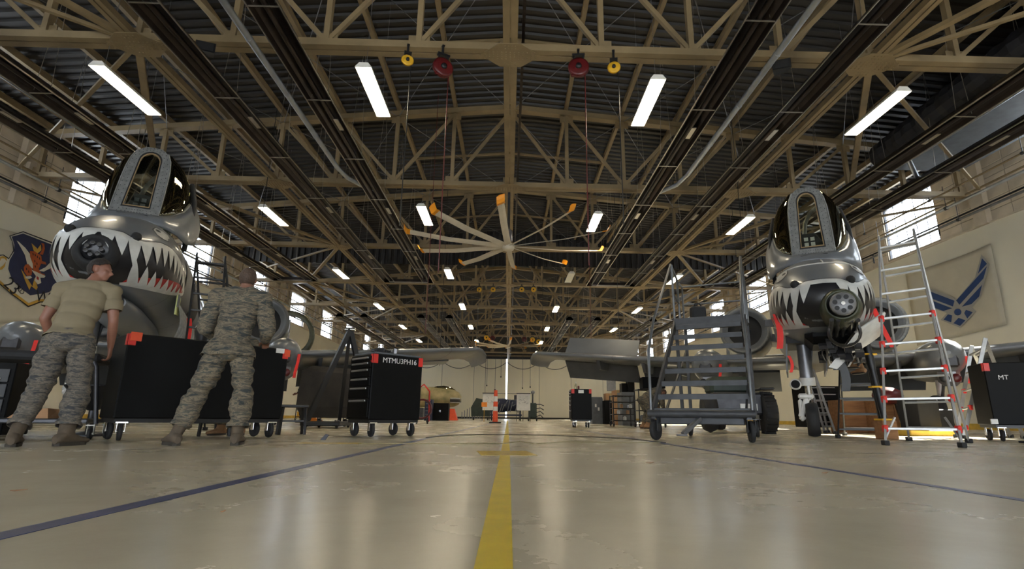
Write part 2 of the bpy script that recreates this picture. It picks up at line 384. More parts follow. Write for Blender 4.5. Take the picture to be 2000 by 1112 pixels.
wfm = wf.mesh('window_frame', 'dark_metal')
mt = MB(); [mt.box((0, -WW/2+WW*k/5, (z0+z1)/2), (0.03, 0.016, z1-z0)) for k in range(1, 5)]; [mt.box((0, 0, z0+(z1-z0)*k/5), (0.03, WW, 0.016)) for k in range(1, 5)]
mtm = mt.mesh('muntins', 'dark_metal'); pnm = MB().box((0, 0, 0), (0.01, WW/5-0.03, (z1-z0)/5-0.03)).mesh('pane', 'pane')
wn = 0
for sx, side in ((-1, 'left'), (1, 'right')):
    for i, wy in enumerate(WIN_Y):
        if wy < 6: continue
        wn += 1
        r_ = thing('window_%d' % wn, None, None, (sx*(WX+0.22), wy, 0)); r_['kind'] = 'structure'; r_['label'] = 'high steel window blown out by daylight'
        link('window_frame', wfm, r_); link('muntins', mtm, r_)
        if i < 6:
            for a in range(5):
                for c in range(5):
                    p = link('pane', pnm, r_); p.location = (0, -WW/2+WW*(a+.5)/5, z0+(z1-z0)*(c+.5)/5)
# pilasters
pm = MB().box((0, 0, (BAND+10.7)/2), (0.22, 0.55, 10.7-BAND)); pm.box((0.0, 0, 9.1), (0.5, 0.3, 0.25)); pmm = pm.mesh('pilaster', 'wall_block')
k = 0
for sx, side in ((-1, 'left'), (1, 'right')):
    for ty in TY:
        k += 1; o = link('trim_%d' % k, pmm); o.location = (sx*(WX-0.06), ty, 0); struct(o, 'block pilaster under a roof truss')
for sx, side in ((-1, 'left'), (1, 'right')):
    struct(MB().box((sx*(WX-0.015), (YB+4)/2, 0.11), (0.03, YB-4, 0.22)).build('baseboard_'+side, 'yellow_base'), 'yellow painted base strip')
# back wall: sliding door leaves with a bright gap
DT = 8.75
bk = thing('wall_back', None, None); bk['kind'] = 'structure'; bk['label'] = 'far end wall above the sliding doors'
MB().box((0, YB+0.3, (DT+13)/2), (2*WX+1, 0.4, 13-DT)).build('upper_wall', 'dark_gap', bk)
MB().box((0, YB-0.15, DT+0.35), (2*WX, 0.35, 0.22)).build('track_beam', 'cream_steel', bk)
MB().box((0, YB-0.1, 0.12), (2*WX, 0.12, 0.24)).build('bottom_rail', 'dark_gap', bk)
MB().box((0, YB-0.3, DT+0.05), (2*WX, 0.3, 0.35)).build('header_plate', 'black_paint', bk)  # black header band across the top of the door leaves
LW = 4.72; gapx = -0.3
edges = [gapx-0.2-LW*k for k in range(0, 5)]; n = 0
for sgn in (-1, 1):
    for k in range(4):
        a = gapx+sgn*(0.11+LW*k); c = gapx+sgn*(0.11+LW*(k+1)); c = max(-WX, min(WX, c)); n += 1
        if abs(c-a) < 0.5: continue
        d = thing('door_%d' % n, None, None, ((a+c)/2, YB, 0)); d['kind'] = 'structure'; d['label'] = 'tall cream sliding hangar door leaf'
        wd = abs(c-a)-0.05
        MB().box((0, 0.05*(k % 2), DT/2), (wd, 0.12, DT)).build('door_panel', 'door_cream', d)
        s_ = MB()
        for j in range(1, 5): s_.box((-wd/2+wd*j/5, -0.075+0.05*(k % 2), DT/2), (0.03, 0.03, DT-0.6))
        s_.build('panel_rib', 'door_cream', d)

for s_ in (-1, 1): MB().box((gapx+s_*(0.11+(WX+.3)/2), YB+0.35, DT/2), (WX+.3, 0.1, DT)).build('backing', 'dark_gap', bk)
# front end wall behind the photographer, with the daylight doorway
fw = thing('wall_front', None, None); fw['kind'] = 'structure'; fw['label'] = 'front end wall with an open doorway'
for c_, d_ in (((0, Y0-.1, 7.7), (2*WX+1, .2, 10.6)), ((-15.2, Y0-.1, 2.4), (6.4, .2, 4.8)), ((15.2, Y0-.1, 2.4), (6.4, .2, 4.8))): MB().box(c_, d_).build('door_panel', 'door_cream', fw)

# ------------------------------------------------------------------ roof steel
def make_truss():
    t = thing('roof_truss', '', 'truss', (RX, 0, 0), 0, 'steel roof trusses')
    HX = 17.6
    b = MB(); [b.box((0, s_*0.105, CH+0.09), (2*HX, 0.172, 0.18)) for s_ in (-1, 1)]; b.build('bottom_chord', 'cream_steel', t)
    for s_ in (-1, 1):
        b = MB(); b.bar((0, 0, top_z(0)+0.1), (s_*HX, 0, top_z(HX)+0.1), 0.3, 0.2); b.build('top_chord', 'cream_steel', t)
    gp = MB().prism([(-0.35, -0.22, 0), (0.35, -0.22, 0), (0.28, 0.22, 0), (-0.28, 0.22, 0)], (0, 0, 1), 0.02)
    gpm = MB().box((0, 0, 0), (0.5, 0.03, 0.34)).mesh('gusset_plate', 'cream_steel')
    b = MB(); hexp = [(-0.72, 0), (-0.25, -0.42), (0.25, -0.42), (0.72, 0), (0.25, 0.42), (-0.25, 0.42)]
    b.prism([(x, y, CH-0.02) for x, y in hexp], (0, 0, 1), 0.018)
    for x in [-.6+.1*i for i in range(13)]:
        for y in (-0.12, -0.04, 0.04, 0.12):
            if abs(x) < .62: b.box((x, y, CH-0.028), (0.025, 0.025, 0.016))
    for y in (-0.34, -0.25, 0.25, 0.34):
        for x in (-.12, -.04, .04, .12): b.box((x, y, CH-0.028), (0.025, 0.025, 0.016))
    hpm = b.mesh('splice_plate', 'cream_steel')
    for x in (-8.68, 0, 8.68):
        o = link('splice_plate', hpm, t); o.location = (x, 0, 0)
    for i in range(-8, 9):
        x = i*NODE
        o = link('gusset_plate', gpm, t); o.location = (x, 0, CH+0.28)
        o = link('gusset_plate', gpm, t); o.location = (x, 0, top_z(x)-0.08)
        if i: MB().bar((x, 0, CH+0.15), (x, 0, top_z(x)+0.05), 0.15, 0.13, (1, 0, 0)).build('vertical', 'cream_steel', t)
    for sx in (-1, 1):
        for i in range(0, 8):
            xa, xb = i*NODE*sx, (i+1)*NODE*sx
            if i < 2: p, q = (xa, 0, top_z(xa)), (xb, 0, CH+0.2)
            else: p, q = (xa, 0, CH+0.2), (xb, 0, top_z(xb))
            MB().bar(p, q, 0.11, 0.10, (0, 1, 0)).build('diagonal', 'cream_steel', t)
    return t
t0 = make_truss()
tl = ['nearest the camera, carrying the red and yellow reels', 'behind the first, above the near lamps', 'just behind the big ceiling fan', 'beside the dark draft curtain', 'carrying four small yellow reels', 'beyond the yellow reels', 'in the distance above the far fan', 'second to last before the hangar doors', 'closest to the far hangar doors']
for i, ty in enumerate(TY):
    o = t0 if i == 0 else dup(t0, '')
    o.location = (RX, ty, 0); o['label'] = ('cream steel roof truss ' + tl[i])
# purlins
pos = [i*NODE for i in range(-8, 9)]
for i, x in enumerate(pos):
    z = top_z(x)+0.3
    b = MB(); hw = 0.13 if i != 8 else 0.2
    b.box((0, 0, 0.11), (0.05, YB-4, 0.2)); b.box((0, 0, 0.0), (hw, YB-4, 0.03)); b.box((0, 0, 0.21), (hw, YB-4, 0.02))
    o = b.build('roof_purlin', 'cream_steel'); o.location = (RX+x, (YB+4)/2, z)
    lab = 'cream roof purlin running along the ridge' if i == 8 else 'long cream roof purlin, %s one to the %s of the ridge' % (ORD[abs(i-8)-1], 'left' if i < 8 else 'right')
    tag(o, lab, 'beam', 'roof purlins')
# longitudinal ties at chord level
for x, lab in ((0, 'wide cream tie beam running down the middle under the ridge'), (-8.68, 'cream tie beam left of the middle joining the truss plates'), (8.68, 'cream tie beam right of the middle joining the truss plates'),
               (-13.02, 'cream tie beam high along the left wall side'), (13.02, 'cream tie beam high along the right wall side')):
    t = thing('tie_beam', lab, 'beam', (RX+x, 0, 0), 0, 'tie beams along the hangar')
    ys = [3.3]+TY+[YB]
    for a, c in zip(ys[:-1], ys[1:]):
        b = MB(); wd = 0.15 if x == 0 else 0.11
        for s_ in (-1, 1): b.box((s_*(wd/2+0.016), (a+c)/2, CH+0.07), (wd, c-a-0.4, 0.15))
        if x == 0 or abs(x) > 10: pass
        b.build('beam_segment', 'cream_steel', t)
# dark pipe beside the ridge tie
tag(MB().box((RX+0.30, (YB+3)/2, CH+0.45), (0.07, YB-3, 0.2)).build('conduit', 'heater_dark'), 'dark brown conduit running beside the middle tie beam', 'conduit')
# ridge-side vertical sway bracing rods
for sx in (-1, 1):
    side = 'left' if sx < 0 else 'right'
    t = thing('sway_brace', 'flat cream bracing between trusses on the %s side at chord level' % side, 'brace', (RX, 0, 0), 0, 'chord level bracing')
    for i in range(0, 9, 2):
        g = (sx*8.68, TY[i], CH+0.05)
        for dy in (-D, D):
            for tx in (13.02,):
                q = (sx*tx, TY[i]+dy, CH+0.05)
                if q[1] < YB-1: MB().bar(g, q, 0.16, 0.10).build('brace_member', 'cream_steel', t)
            q = (sx*17.4, TY[i]+dy*0.9, CH+0.05)
            if 3 < q[1] < YB-1: MB().bar(g, q, 0.10, 0.08).build('brace_member', 'cream_steel', t)
    t = thing('rod_brace', 'thin cross rods between the %s purlins' % side, 'brace', (RX, 0, 0), 0, 'thin rod bracing')
    for i in range(0, 8):
        for k in (0, 1, 2):
            xa, xb = sx*NODE*k*2, sx*NODE*(k*2+2)
            MB().tube([(xa, TY[i], top_z(xa)), (xb, TY[i+1], top_z(xb))], 0.012, 5).build('rod', 'grey_metal', t)
            MB().tube([(xb, TY[i], top_z(xb)), (xa, TY[i+1], top_z(xa))], 0.012, 5).build('rod', 'grey_metal', t)
# intermediate struts crossing the deck half way between trusses
for i in range(0, 8):
    t = thing('bay_strut', 'slim cream strut across the roof slope in the %s bay' % ORD[i], 'beam', (RX, TY[i]+D*0.5, 0), 0, 'struts between trusses')
    for sx in (-1, 1):
        MB().bar((0, 0, top_z(0)+0.2), (sx*4.3, 0, top_z(4.3)+0.2), 0.07, 0.09).build('strut_half', 'cream_steel', t)
# draft curtain
b = MB(); x = -WX+0.4; V = []; k = 0
while x < WX-0.4:
    dz = 0.05 if k % 2 else -0.05
    V += [(x, 33.6+dz, 9.9), (x, 33.6+dz, deck_z(x)-0.02)]; x += 0.16; V += [(x, 33.6+dz, 9.9), (x, 33.6+dz, deck_z(x)-0.02)]; x += 0.04; k += 1
n = len(V)//2
b.add(V, [(2*i, 2*i+2, 2*i+3, 2*i+1) for i in range(n-1)])
struct(b.build('trim_40', 'deck'), 'dark ribbed draft curtain hanging across the roof')

# ------------------------------------------------------------------ radiant heaters, flues, wall pipes, duct
def heater(lab, xa, xb, ya, yb, z, sx, close_end=True):
    t = thing('radiant_heater', lab, 'heater', (0, 0, 0), 0, 'radiant tube heaters')
    for x in (xa, xb):
        b = MB()
        prof = [(-0.30, -0.10), (-0.26, 0.0), (-0.12, 0.14), (0.12, 0.14), (0.26, 0.0), (0.30, -0.10)]
        rr = [[(sx*x+u, y, z+v) for u, v in prof]+[(sx*x+u*0.96, y, z+v+0.015) for u, v in prof[::-1]] for y in (ya, yb)]
        b.loft(rr, True, True, False); r_ = b.build('reflector', 'heater_dark', t)
        MB().tube([(sx*x, ya, z), (sx*x, yb, z)], 0.06, 10).build('burner_tube', 'heater_dark', t)
        e = MB(); [e.box((sx*x+s_*0.305, (ya+yb)/2, z-0.10), (0.02, yb-ya, 0.03)) for s_ in (-1, 1)]; e.build('edge_strip', 'heater_edge', t)
        y = ya+1.5
        while y < yb:
            st = MB(); st.box((sx*x, y, z-0.09), (0.58, 0.025, 0.02)); st.tube([(sx*x-0.2, y, z), (sx*x, y, deck_z(x)+.01)], 0.007, 4); st.tube([(sx*x+0.2, y, z), (sx*x, y, deck_z(x)+.01)], 0.007, 4); y += 3.05
            st.build('hanger', 'heater_edge', t)
        y = ya+2.7
        while y < yb-1: MB().box((sx*x+0.08, y, z-0.04), (0.14, 0.55, 0.02)).build('coupling_sleeve', 'heater_edge', t); y += 6.1
    if close_end:
        MB().box((sx*(xa+xb)/2, yb-0.05, z), (abs(xb-xa), 0.22, 0.16)).build('return_bend', 'heater_dark', t)
        e = MB(); [e.box((sx*(xa+xb)/2, yb-0.05+s_*0.12, z-0.09), (abs(xb-xa), 0.02, 0.03)) for s_ in (-1, 1)]; e.build('return_edge', 'heater_edge', t)
    return t
HZ = 7.8
heater('long dark U shaped tube heater left of the fan', 4.7, 6.9, 4, 29.8, HZ, -1)
heater('long dark U shaped tube heater right of the fan', 4.7, 6.9, 4, 29.8, HZ, 1)
heater('outer left tube heater above the left aircraft', 11.3, 13.2, 4, 29.8, HZ, -1)
heater('outer right tube heater over the tall ladder', 11.3, 13.2, 4, 29.8, HZ, 1)
heater('distant tube heater pair left of the middle beam', 4.7, 6.9, 41, 63, HZ, -1)
heater('distant tube heater pair right of the middle beam', 4.7, 6.9, 41, 63, HZ, 1)
heater('distant outer left tube heater near the windows', 11.3, 13.2, 41, 63, HZ, -1)
heater('distant outer right tube heater near the windows', 11.3, 13.2, 41, 63, HZ, 1)
def flue(lab, pts, r_=0.075):
    t = thing('flue_pipe', lab, 'pipe', (0, 0, 0), 0, 'silver heater flues')
    MB().tube(pts, r_, 10).build('pipe_run', 'silver_pipe', t)
    c = MB()
    for p, q in zip(pts[:-1], pts[1:]):
        p, q = Vector(p), Vector(q); d = (q-p); 
        if d.length > 2:
            k = int(d.length/2.4)
            for j in range(1, k+1):
                m_ = p+d*(j/(k+1)); c.tube([m_-d.normalized()*0.03, m_+d.normalized()*0.03], r_+0.008, 10)
    if c.v: c.build('pipe_joint', 'silver_pipe', t)
    return t
flue('long silver flue pipe ending by the left inner heater', [(-5.75, 4, 8.2), (-5.75, 16.2, 8.2), (-5.6, 16.9, 8.15), (-5.2, 17.3, 8.05), (-4.75, 17.4, 7.95)])
flue('long silver flue pipe ending by the right inner heater', [(5.85, 4, 8.2), (5.85, 16.2, 8.2), (5.7, 16.9, 8.15), (5.2, 17.3, 8.05), (4.75, 17.4, 7.95)])
flue('silver flue pipe above the left aircraft windscreen', [(-12.6, 4, 8.35), (-12.6, 14.4, 8.35), (-12.5, 15.0, 8.3), (-11.6, 15.6, 8.0)])
flue('silver flue pipe over the right wall side', [(12.6, 4, 8.35), (12.6, 14.4, 8.35), (12.5, 15.0, 8.3), (13.2, 15.6, 7.9)])
for sx, side in ((-1, 'left'), (1, 'right')):
    for j, (x, z, r_, m_) in enumerate(((17.0, 7.75, 0.05, 'grey_metal'), (16.6, 8.2, 0.055, 'silver_pipe'), (17.3, 8.7, 0.04, 'cream_steel'), (16.0, 8.5, 0.035, 'cream_steel'))):
        t = thing('wall_pipe', '%s pipe along the %s wall, %s' % (['dark lowest', 'silver middle', 'cream upper', 'cream inner'][j], side, ['just above the painted wall', 'below the trusses', 'crossing the windows', 'set off from the wall'][j]), 'pipe', (0, 0, 0), 0, 'pipes along the walls')
        MB().tube([(sx*x, 4, z), (sx*x, YB-1, z)], r_, 8).build('pipe_run', m_, t)
        c = MB()
        for ty in TY[:6]:
            for dy in (0, D/2):
                c.tube([(sx*x, ty+dy, z), (sx*x, ty+dy, z+0.9)], 0.012, 5); c.tube([(sx*x, ty+dy-0.05, z), (sx*x, ty+dy+0.05, z)], r_+0.02, 8)
        c.build('pipe_hanger', 'dark_metal', t)
    t = thing('outrigger_rail', 'dark rail on short posts above the %s painted wall' % side, 'rail')
    MB().tube([(sx*17.4, 6, 8.05), (sx*17.4, 40, 8.05)], 0.035, 8).build('rail', 'black_matte', t)
    for k in range(8): MB().tube([(sx*17.4, 8+k*4, BAND+0.06), (sx*17.4, 8+k*4, 8.05)], 0.03, 6).build('post', 'black_matte', t)
# flexible black duct under the right roof slope
b = MB(); pts = []; rs = []
for i in range(46):
    u = i/45; y = 5+13*u; x = 14.2-1.0*math.sin(u*3.0)*0.8; z = 10.3-0.5*math.sin(u*2.6); pts.append((x, y, z)); rs.append(0.50+0.05*(i % 2))
b.tube(pts, rs, 14, True, False); tag(b.build('air_duct', 'duct'), 'fat black ribbed flexible air duct under the right roof slope', 'duct')
b = MB(); b.box((15.6, 11.5, 9.9), (2.6, 13, 0.9), None, 0.04); tag(b.build('duct_box', 'case_grey'), 'blue grey rectangular duct along the top of the right wall', 'duct')

# ------------------------------------------------------------------ lamps
def make_lamp():
    t = thing('ceiling_light', '', 'lamp', (0, 0, 0), 0, 'fluorescent high bay lamps')
    L_ = 2.05; W = 0.36
    b = MB(); pr = [(-W/2, -0.05), (-W/2+0.08, 0.05), (W/2-0.08, 0.05), (W/2, -0.05)]
    b.loft([[(u, y, v) for u, v in pr] for y in (-L_/2, L_/2)], True, True, False); b.build('housing', 'lamp_white', t)
    MB().box((0, 0, -0.055), (W-0.03, L_-0.05, 0.012)).build('diffuser', 'lamp_glow', t)
    g = MB(); [g.box((s_*W/2, 0, -0.065), (0.012, L_, 0.03)) for s_ in (-1, 1)]; [g.box((0, s_*L_/2, -0.065), (W, 0.012, 0.03)) for s_ in (-1, 1)]
    g.build('wire_guard', 'lamp_white', t)
    w_ = MB(); [w_.tube([(0, y, 0.03), (0, y, 3.3)], 0.005, 4) for y in (-0.8, 0.8)]; w_.build('hanging_wire', 'grey_metal', t)
    return t
lamp0 = make_lamp(); first = True; LZ = 8.0
rows_lab = ['nearest row', 'second row', 'third row', 'fourth row', 'fifth row', 'sixth row', 'row nearest the far doors']
cols_lab = ['far left', 'inner left', 'inner right', 'far right']
for r_, Y in enumerate((11.65, 20.2, 29.0, 38.0, 47.0, 56.0, 65.0)):
    for c, X in enumerate((-9.45, -3.4, 3.35, 9.3)):
        o = lamp0 if first else dup(lamp0, ''); first = False
        dY = (0, -0.4, 0, 0)[c] if r_ else (0.15, -0.05, 0.1, 0.3)[c]
        o.location = (X, Y+dY, LZ); o['label'] = 'lit fluorescent lamp under the roof, %s, %s of four' % (rows_lab[r_], cols_lab[c])
        if r_ == 2 and c == 2:
            o['label'] = 'unlit grey fluorescent lamp hanging right of the big fan'
            for ch in o.children:
                if ch.name.startswith('diffuser'):
                    ch.data = ch.data.copy(); ch.data.materials[0] = M['lamp_white']
# big slow fans
def fan(lab, x, y, z, rad, a0, ztop):
    t = thing('ceiling_fan', lab, 'fan', (x, y, z), 0, 'large ceiling fans')
    MB().lathe([(0.02, -0.16), (0.2, -0.14), (0.24, -0.04), (0.24, 0.05), (0.12, 0.12), (0.1, 0.2)], 20).build('hub', 'fan_blade', t)
    MB().lathe([(0.14, 0.2), (0.16, 0.25), (0.16, 0.6), (0.1, 0.66)], 16).build('motor', 'grey_metal', t)
    MB().tube([(0, 0, 0.6), (0, 0, ztop-z)], 0.05, 8).build('down_rod', 'dark_metal', t)
    bl = MB(); pr = [(-0.11, -0.045), (-0.04, 0.012), (0.03, 0.035), (0.11, 0.05), (0.03, 0.005)]
    bl.loft([[(r_, u*wd, v+zz) for u, v in pr] for r_, wd, zz in ((0.15, 1.0, 0), (rad*0.6, 1.0, .05), (rad-0.12, 0.95, .18))], True, True, False); blm = bl.mesh('blade', 'fan_blade')
    tp = MB(); tp.loft([[(r_, u*1.12, v*1.2+zz) for u, v in pr] for r_, zz in ((rad-0.15, .18), (rad, 0.19), (rad+0.07, 0.29), (rad+0.11, 0.38))], True, True, False); tpm = tp.mesh('blade_tip', 'fan_tip')
    for k in range(10):
        a = a0+2*math.pi*k/10
        o = link('blade', blm, t); o.rotation_euler = (0, 0, a); q = link('blade_tip', tpm, o)
    return t
fan('large ten bladed ceiling fan with orange tips hanging in the middle', -0.1, 18.9, 6.45, 3.72, R(14.4), CH)
fan('distant ten bladed ceiling fan with orange tips near the far doors', -0.1, 56.7, 7.6, 3.6, R(22), CH)
# reels hanging from the trusses
def reel(lab, cat_, x, y, z, r_, col, group, rope=None, ang=0.0):
    t = thing('hose_reel' if col == 'dark_red' else 'cord_reel', lab, cat_, (x, y, z), ang, group)
    th = r_*0.55
    MB().lathe([(0.02, -th/2), (r_*0.8, -th/2), (r_, -th/2+0.02), (r_, -th/2+0.06), (r_*0.72, -th/2+0.08), (r_*0.72, th/2-0.08), (r_, th/2-0.06), (r_, th/2-0.02), (r_*0.8, th/2), (0.02, th/2)], 20, (0, 0, 0), 'Y').build('drum', col, t)
    MB().lathe([(0.01, -th/2-0.05), (r_*0.25, -th/2-0.05), (r_*0.3, -th/2)], 14, (0, 0, 0), 'Y').build('hub_cap', 'black_paint', t)
    b = MB(); [b.box((s_*r_*0.45, 0, r_*0.95), (0.03, 0.05, r_*1.0)) for s_ in (-1, 1)]; b.box((0, 0, r_*1.35), (r_*1.2, 0.1, 0.05)); b.box((0, .06, (r_*1.3+CH+.04-z)/2), (.05, .04, CH+.04-z-r_*1.3)); b.box((0, .16, CH+.03-z), (.06, .3, .03)); b.build('bracket', 'black_paint', t)
    if col == 'dark_red': MB().box((-r_*0.5, 0, -r_*0.8), (r_*0.5, th*0.6, r_*0.3), None, 0.02).build('guide_arm', 'dark_red', t)
    if rope: MB().tube([(r_*0.6, 0, -r_*0.5), (r_*0.6, 0, rope-z)], 0.012, 5).build('hanging_hose', 'dark_red' if col == 'dark_red' else 'black_paint', t)
    return t
Yr = TY[0]-0.25
for lab, px, py, rr, col, rope, an in (('dark red hose reel left of the middle beam on the nearest truss', 865, 130, 0.24, 'dark_red', 3.2, 0.5), ('dark red hose reel right of the middle beam on the nearest truss', 1130, 130, 0.24, 'dark_red', 3.4, -0.1),
                                   ('yellow cord reel left of the red reel on the nearest truss', 796, 116, 0.14, 'yellow', 4.2, 0.3), ('yellow cord reel right of the red reel on the nearest truss', 1199, 130, 0.15, 'yellow', 4.3, -0.2)):
    p = at_y(px, py, Yr); reel(lab, 'reel', p.x, Yr, p.z-0.03, rr, col, 'reels on the nearest truss', rope, an)
for i, px in enumerate((936, 963, 1019, 1042)):
    p = at_y(px, 566, TY[3]-0.3); reel('small yellow cord reel on a distant truss, %s from the left of four' % ORD[i], 'reel', p.x, TY[3]-0.3, p.z, 0.16, 'yellow', 'yellow reels on the distant truss')
for i, (px, py, col) in enumerate(((950, 660, 'yellow'), (962, 661, 'dark_red'), (1024, 663, 'dark_red'), (1040, 664, 'yellow'), (1052, 668, 'yellow'), (928, 684, 'yellow'))):
    p = at_y(px, py, TY[6]-0.3); reel('tiny %s reel by the far fan, %s from the left side' % (('yellow', 'red')[col == 'dark_red'], ORD[i]), 'reel', p.x, TY[6]-0.3, p.z, 0.26, col, 'reels near the far fan')
for lab, px, py in (('black boxy speaker on the nearest truss above the left heater', 403, 97), ('black boxy speaker on the nearest truss above the right heater', 1525, 131)):
    p = at_y(px, py, TY[0]-0.3); t = thing('speaker', lab, 'speaker', p, R(20 if px < 1000 else -20), 'speakers on the nearest truss')
    MB().loft([[(-.2, -.12, -.12), (.2, -.12, -.12), (.2, -.12, .12), (-.2, -.12, .12)], [(-.14, .14, -.09), (.14, .14, -.09), (.14, .14, .12), (-.14, .14, .12)]], True, True, False).build('cabinet', 'black_paint', t)
    MB().box((0, -.13, 0), (.34, .01, .2)).build('grille', 'black_matte', t)
# thin hanging cords
cords = [(850, 470, 7.0, 3.0), (862, 640, 25.5, 2.6), (1154, 640, 25.5, 2.4), (1207, 590, 25.5, 3.6), (536, 250, 18, 7.0), (1420, 300, 25.5, 5.5), (935, 560, 33, 4.0), (1060, 560, 33, 4.2), (1430, 250, 18, 6.5)]
for i, (px, py, Y, zb) in enumerate(cords):
    p = at_y(px, py, Y) if Y > 8 else at_y(px, 300, 18)
    tag(MB().tube([(p.x, p.y, deck_z(p.x)+.01), (p.x, p.y, zb)], 0.012, 5).build('drop_cable', 'dark_red' if i in (0, 2) else 'black_paint'), 'thin dark cord hanging from the roof, %s from the left' % ORD[sorted(range(9), key=lambda q: cords[q][0]).index(i)], 'cord', 'cords hanging from the roof')
# floor markings
pz = 0.0012
def strip(name, lab, pts, w_, m_, cat_='tape', z=pz):
    b = MB()
    for p, q in zip(pts[:-1], pts[1:]): b.bar((p[0], p[1], z/2+0.0003), (q[0], q[1], z/2+0.0003), w_, z)
    return tag(b.build(name, m_), lab, cat_)
p1, p2 = at_z(965, 1112, 0), at_z(989, 845, 0)
strip('yellow_line', 'yellow centre line tape running down the hangar floor', [(p1.x-0.003, 0.3), (p1.x+0.005, 5), (p2.x, 45)], 0.078, 'tape_yellow')
a, c = at_z(935, 885.5, 0), at_z(1038, 885.5, 0)
strip('yellow_cross_bar', 'worn short yellow bar crossing the centre line', [(a.x, a.y), (c.x, c.y)], 0.55, 'tape_worn', 'tape', 0.0018)
a, c = at_z(0, 1048, 0), at_z(830, 857.5, 0); d = (c-a)
strip('blue_line', 'blue tape line slanting across the floor left of the yellow line', [a-d*0.1, a, a+d*4], 0.075, 'tape_blue')
a, c = at_z(2000, 978, 0), at_z(1330, 872, 0); d = (c-a)
strip('blue_line', 'blue tape line slanting across the floor right of the yellow line', [a-d*0.2, a, c, a+d*3.5], 0.06, 'tape_blue')
a = at_z(640, 866, 0); strip('yellow_mark', 'faded yellow mark on the floor left of the small black tool cart', [(a.x-0.3, a.y), (a.x+0.35, a.y)], 0.2, 'tape_worn')
def cable(lab, pix, m_, r_=0.008):
    pts = [at_z(x, y, 0.0) for x, y in pix]; pts = [(p.x, p.y, r_) for p in pts]
    return tag(MB().tube(pts, r_, 5).build('floor_cable', m_), lab, 'cable')
cable('brown cable trailing across the floor behind the yellow cross', [(832, 856), (860, 853), (900, 850), (980, 849), (1060, 851), (1150, 854), (1230, 858), (1300, 866)], 'heater_dark', 0.006)
cable('yellow cord wandering across the floor just behind the yellow cross', [(700, 868), (800, 867), (900, 867.5), (990, 867), (1015, 863), (1045, 868), (1100, 864), (1200, 865), (1290, 865)], 'camo_tan', 0.004)
for i, (px, py, s_) in enumerate(((1612, 925, .02), (1270, 905, .03), (35, 960, .03), (435, 1002, .008))):
    p = at_z(px, py, 0); b = MB(); b.prism([(p.x-s_, p.y, .002), (p.x, p.y-s_*.6, .002), (p.x+s_, p.y+s_*.2, .006), (p.x, p.y+s_*.7, .002)], (0, 0, 1), .002)
    tag(b.build('leaf', 'wood'), ['small brown leaf on the floor below the tall ladder', 'small brown leaf on the floor right of the yellow cross', 'reddish scrap on the floor at the left edge', 'tiny dark chip on the floor under the left blue line'][i], 'debris')
# ------------------------------------------------------------------ the two grey attack aircraft
def lerp_tab(tab, s):
    if s <= tab[0][0]: return tab[0][1:]
    for a, c in zip(tab[:-1], tab[1:]):
        if s <= c[0]:
            t = (s-a[0])/(c[0]-a[0]); return tuple(x+(y-x)*t for x, y in zip(a[1:], c[1:]))
    return tab[-1][1:]
#       s     zc    hw    hh_up hh_dn
FUS = [(0.0, 2.22, 0.023, 0.021, 0.02), (0.04, 2.23, 0.192, 0.15, 0.163), (0.12, 2.24, 0.339, 0.24, 0.275), (0.28, 2.25, 0.497, 0.36, 0.408), (0.5, 2.27, 0.627, 0.51, 0.51), (0.8, 2.28, 0.729, 0.68, 0.597), (1.15, 2.29, 0.791, 0.81, 0.653), (1.6, 2.3, 0.831, 0.88, 0.689), (2.2, 2.3, 0.847, 0.9, 0.704), (3.5, 2.3, 0.847, 0.88, 0.714), (5.2, 2.3, 0.836, 0.927, 0.714), (7.0, 2.3, 0.735, 1.051, 0.694), (9.5, 2.35, 0.651, 1.009, 0.632), (12.0, 2.45, 0.525, 0.772, 0.51), (14.5, 2.55, 0.378, 0.515, 0.347), (16.2, 2.65, 0.084, 0.124, 0.102)]
NX = 2.35
def ring(s, n=40):
    zc, hw, hu, hd = lerp_tab(FUS, s); r_ = []
    for k in range(n):
        a = 2*math.pi*k/n; c_, d_ = math.sin(a), math.cos(a)
        x = hw*math.copysign(abs(c_)**(2/NX), c_); z = (hu if d_ > 0 else hd)*math.copysign(abs(d_)**(2/NX), d_)
        r_.append((x, s, zc+z))
    return r_
def inside(x, s, z):
    if s < 0: return 9
    zc, hw, hu, hd = lerp_tab(FUS, s); h = hu if z > zc else hd
    return abs(x/hw)**NX+abs((z-zc)/h)**NX
SC = 1.9
def hp(phi, z, off=0.006):
    dx, ds = math.sin(phi), -math.cos(phi); lo, hi = 0.0, 2.6
    for _ in range(26):
        m = (lo+hi)/2
        if inside(dx*m, SC+ds*m, z) < 1: lo = m
        else: hi = m
    return Vector((dx*(lo+off), SC+ds*(lo+off), z))
def lip(ph):
    a = abs(ph)
    tab = [(0, 2.49), (8, 2.48), (12, 2.42), (17, 2.42), (26, 2.54), (38, 2.57), (55, 2.51), (72, 2.38), (88, 2.2), (98, 2.12)]
    return lerp_tab(tab, a)[0]
def jaw(ph):
    a = abs(ph)
    tab = [(0, 1.77), (12, 1.78), (22, 1.80), (34, 1.84), (50, 1.89), (70, 1.96), (92, 2.04), (98, 2.07)]
    return lerp_tab(tab, a)[0]
def patch(fu, fl, p0, p1, off, nphi=20, nz=5):
    b = MB(); V = []
    for i in range(nphi+1):
        ph = p0+(p1-p0)*i/nphi; zu, zl = fu(ph), fl(ph)
        for j in range(nz+1): V.append(hp(R(ph), zl+(zu-zl)*j/nz, off))
    b.add(V, [(i*(nz+1)+j, (i+1)*(nz+1)+j, (i+1)*(nz+1)+j+1, i*(nz+1)+j+1) for i in range(nphi) for j in range(nz)], True)
    return b
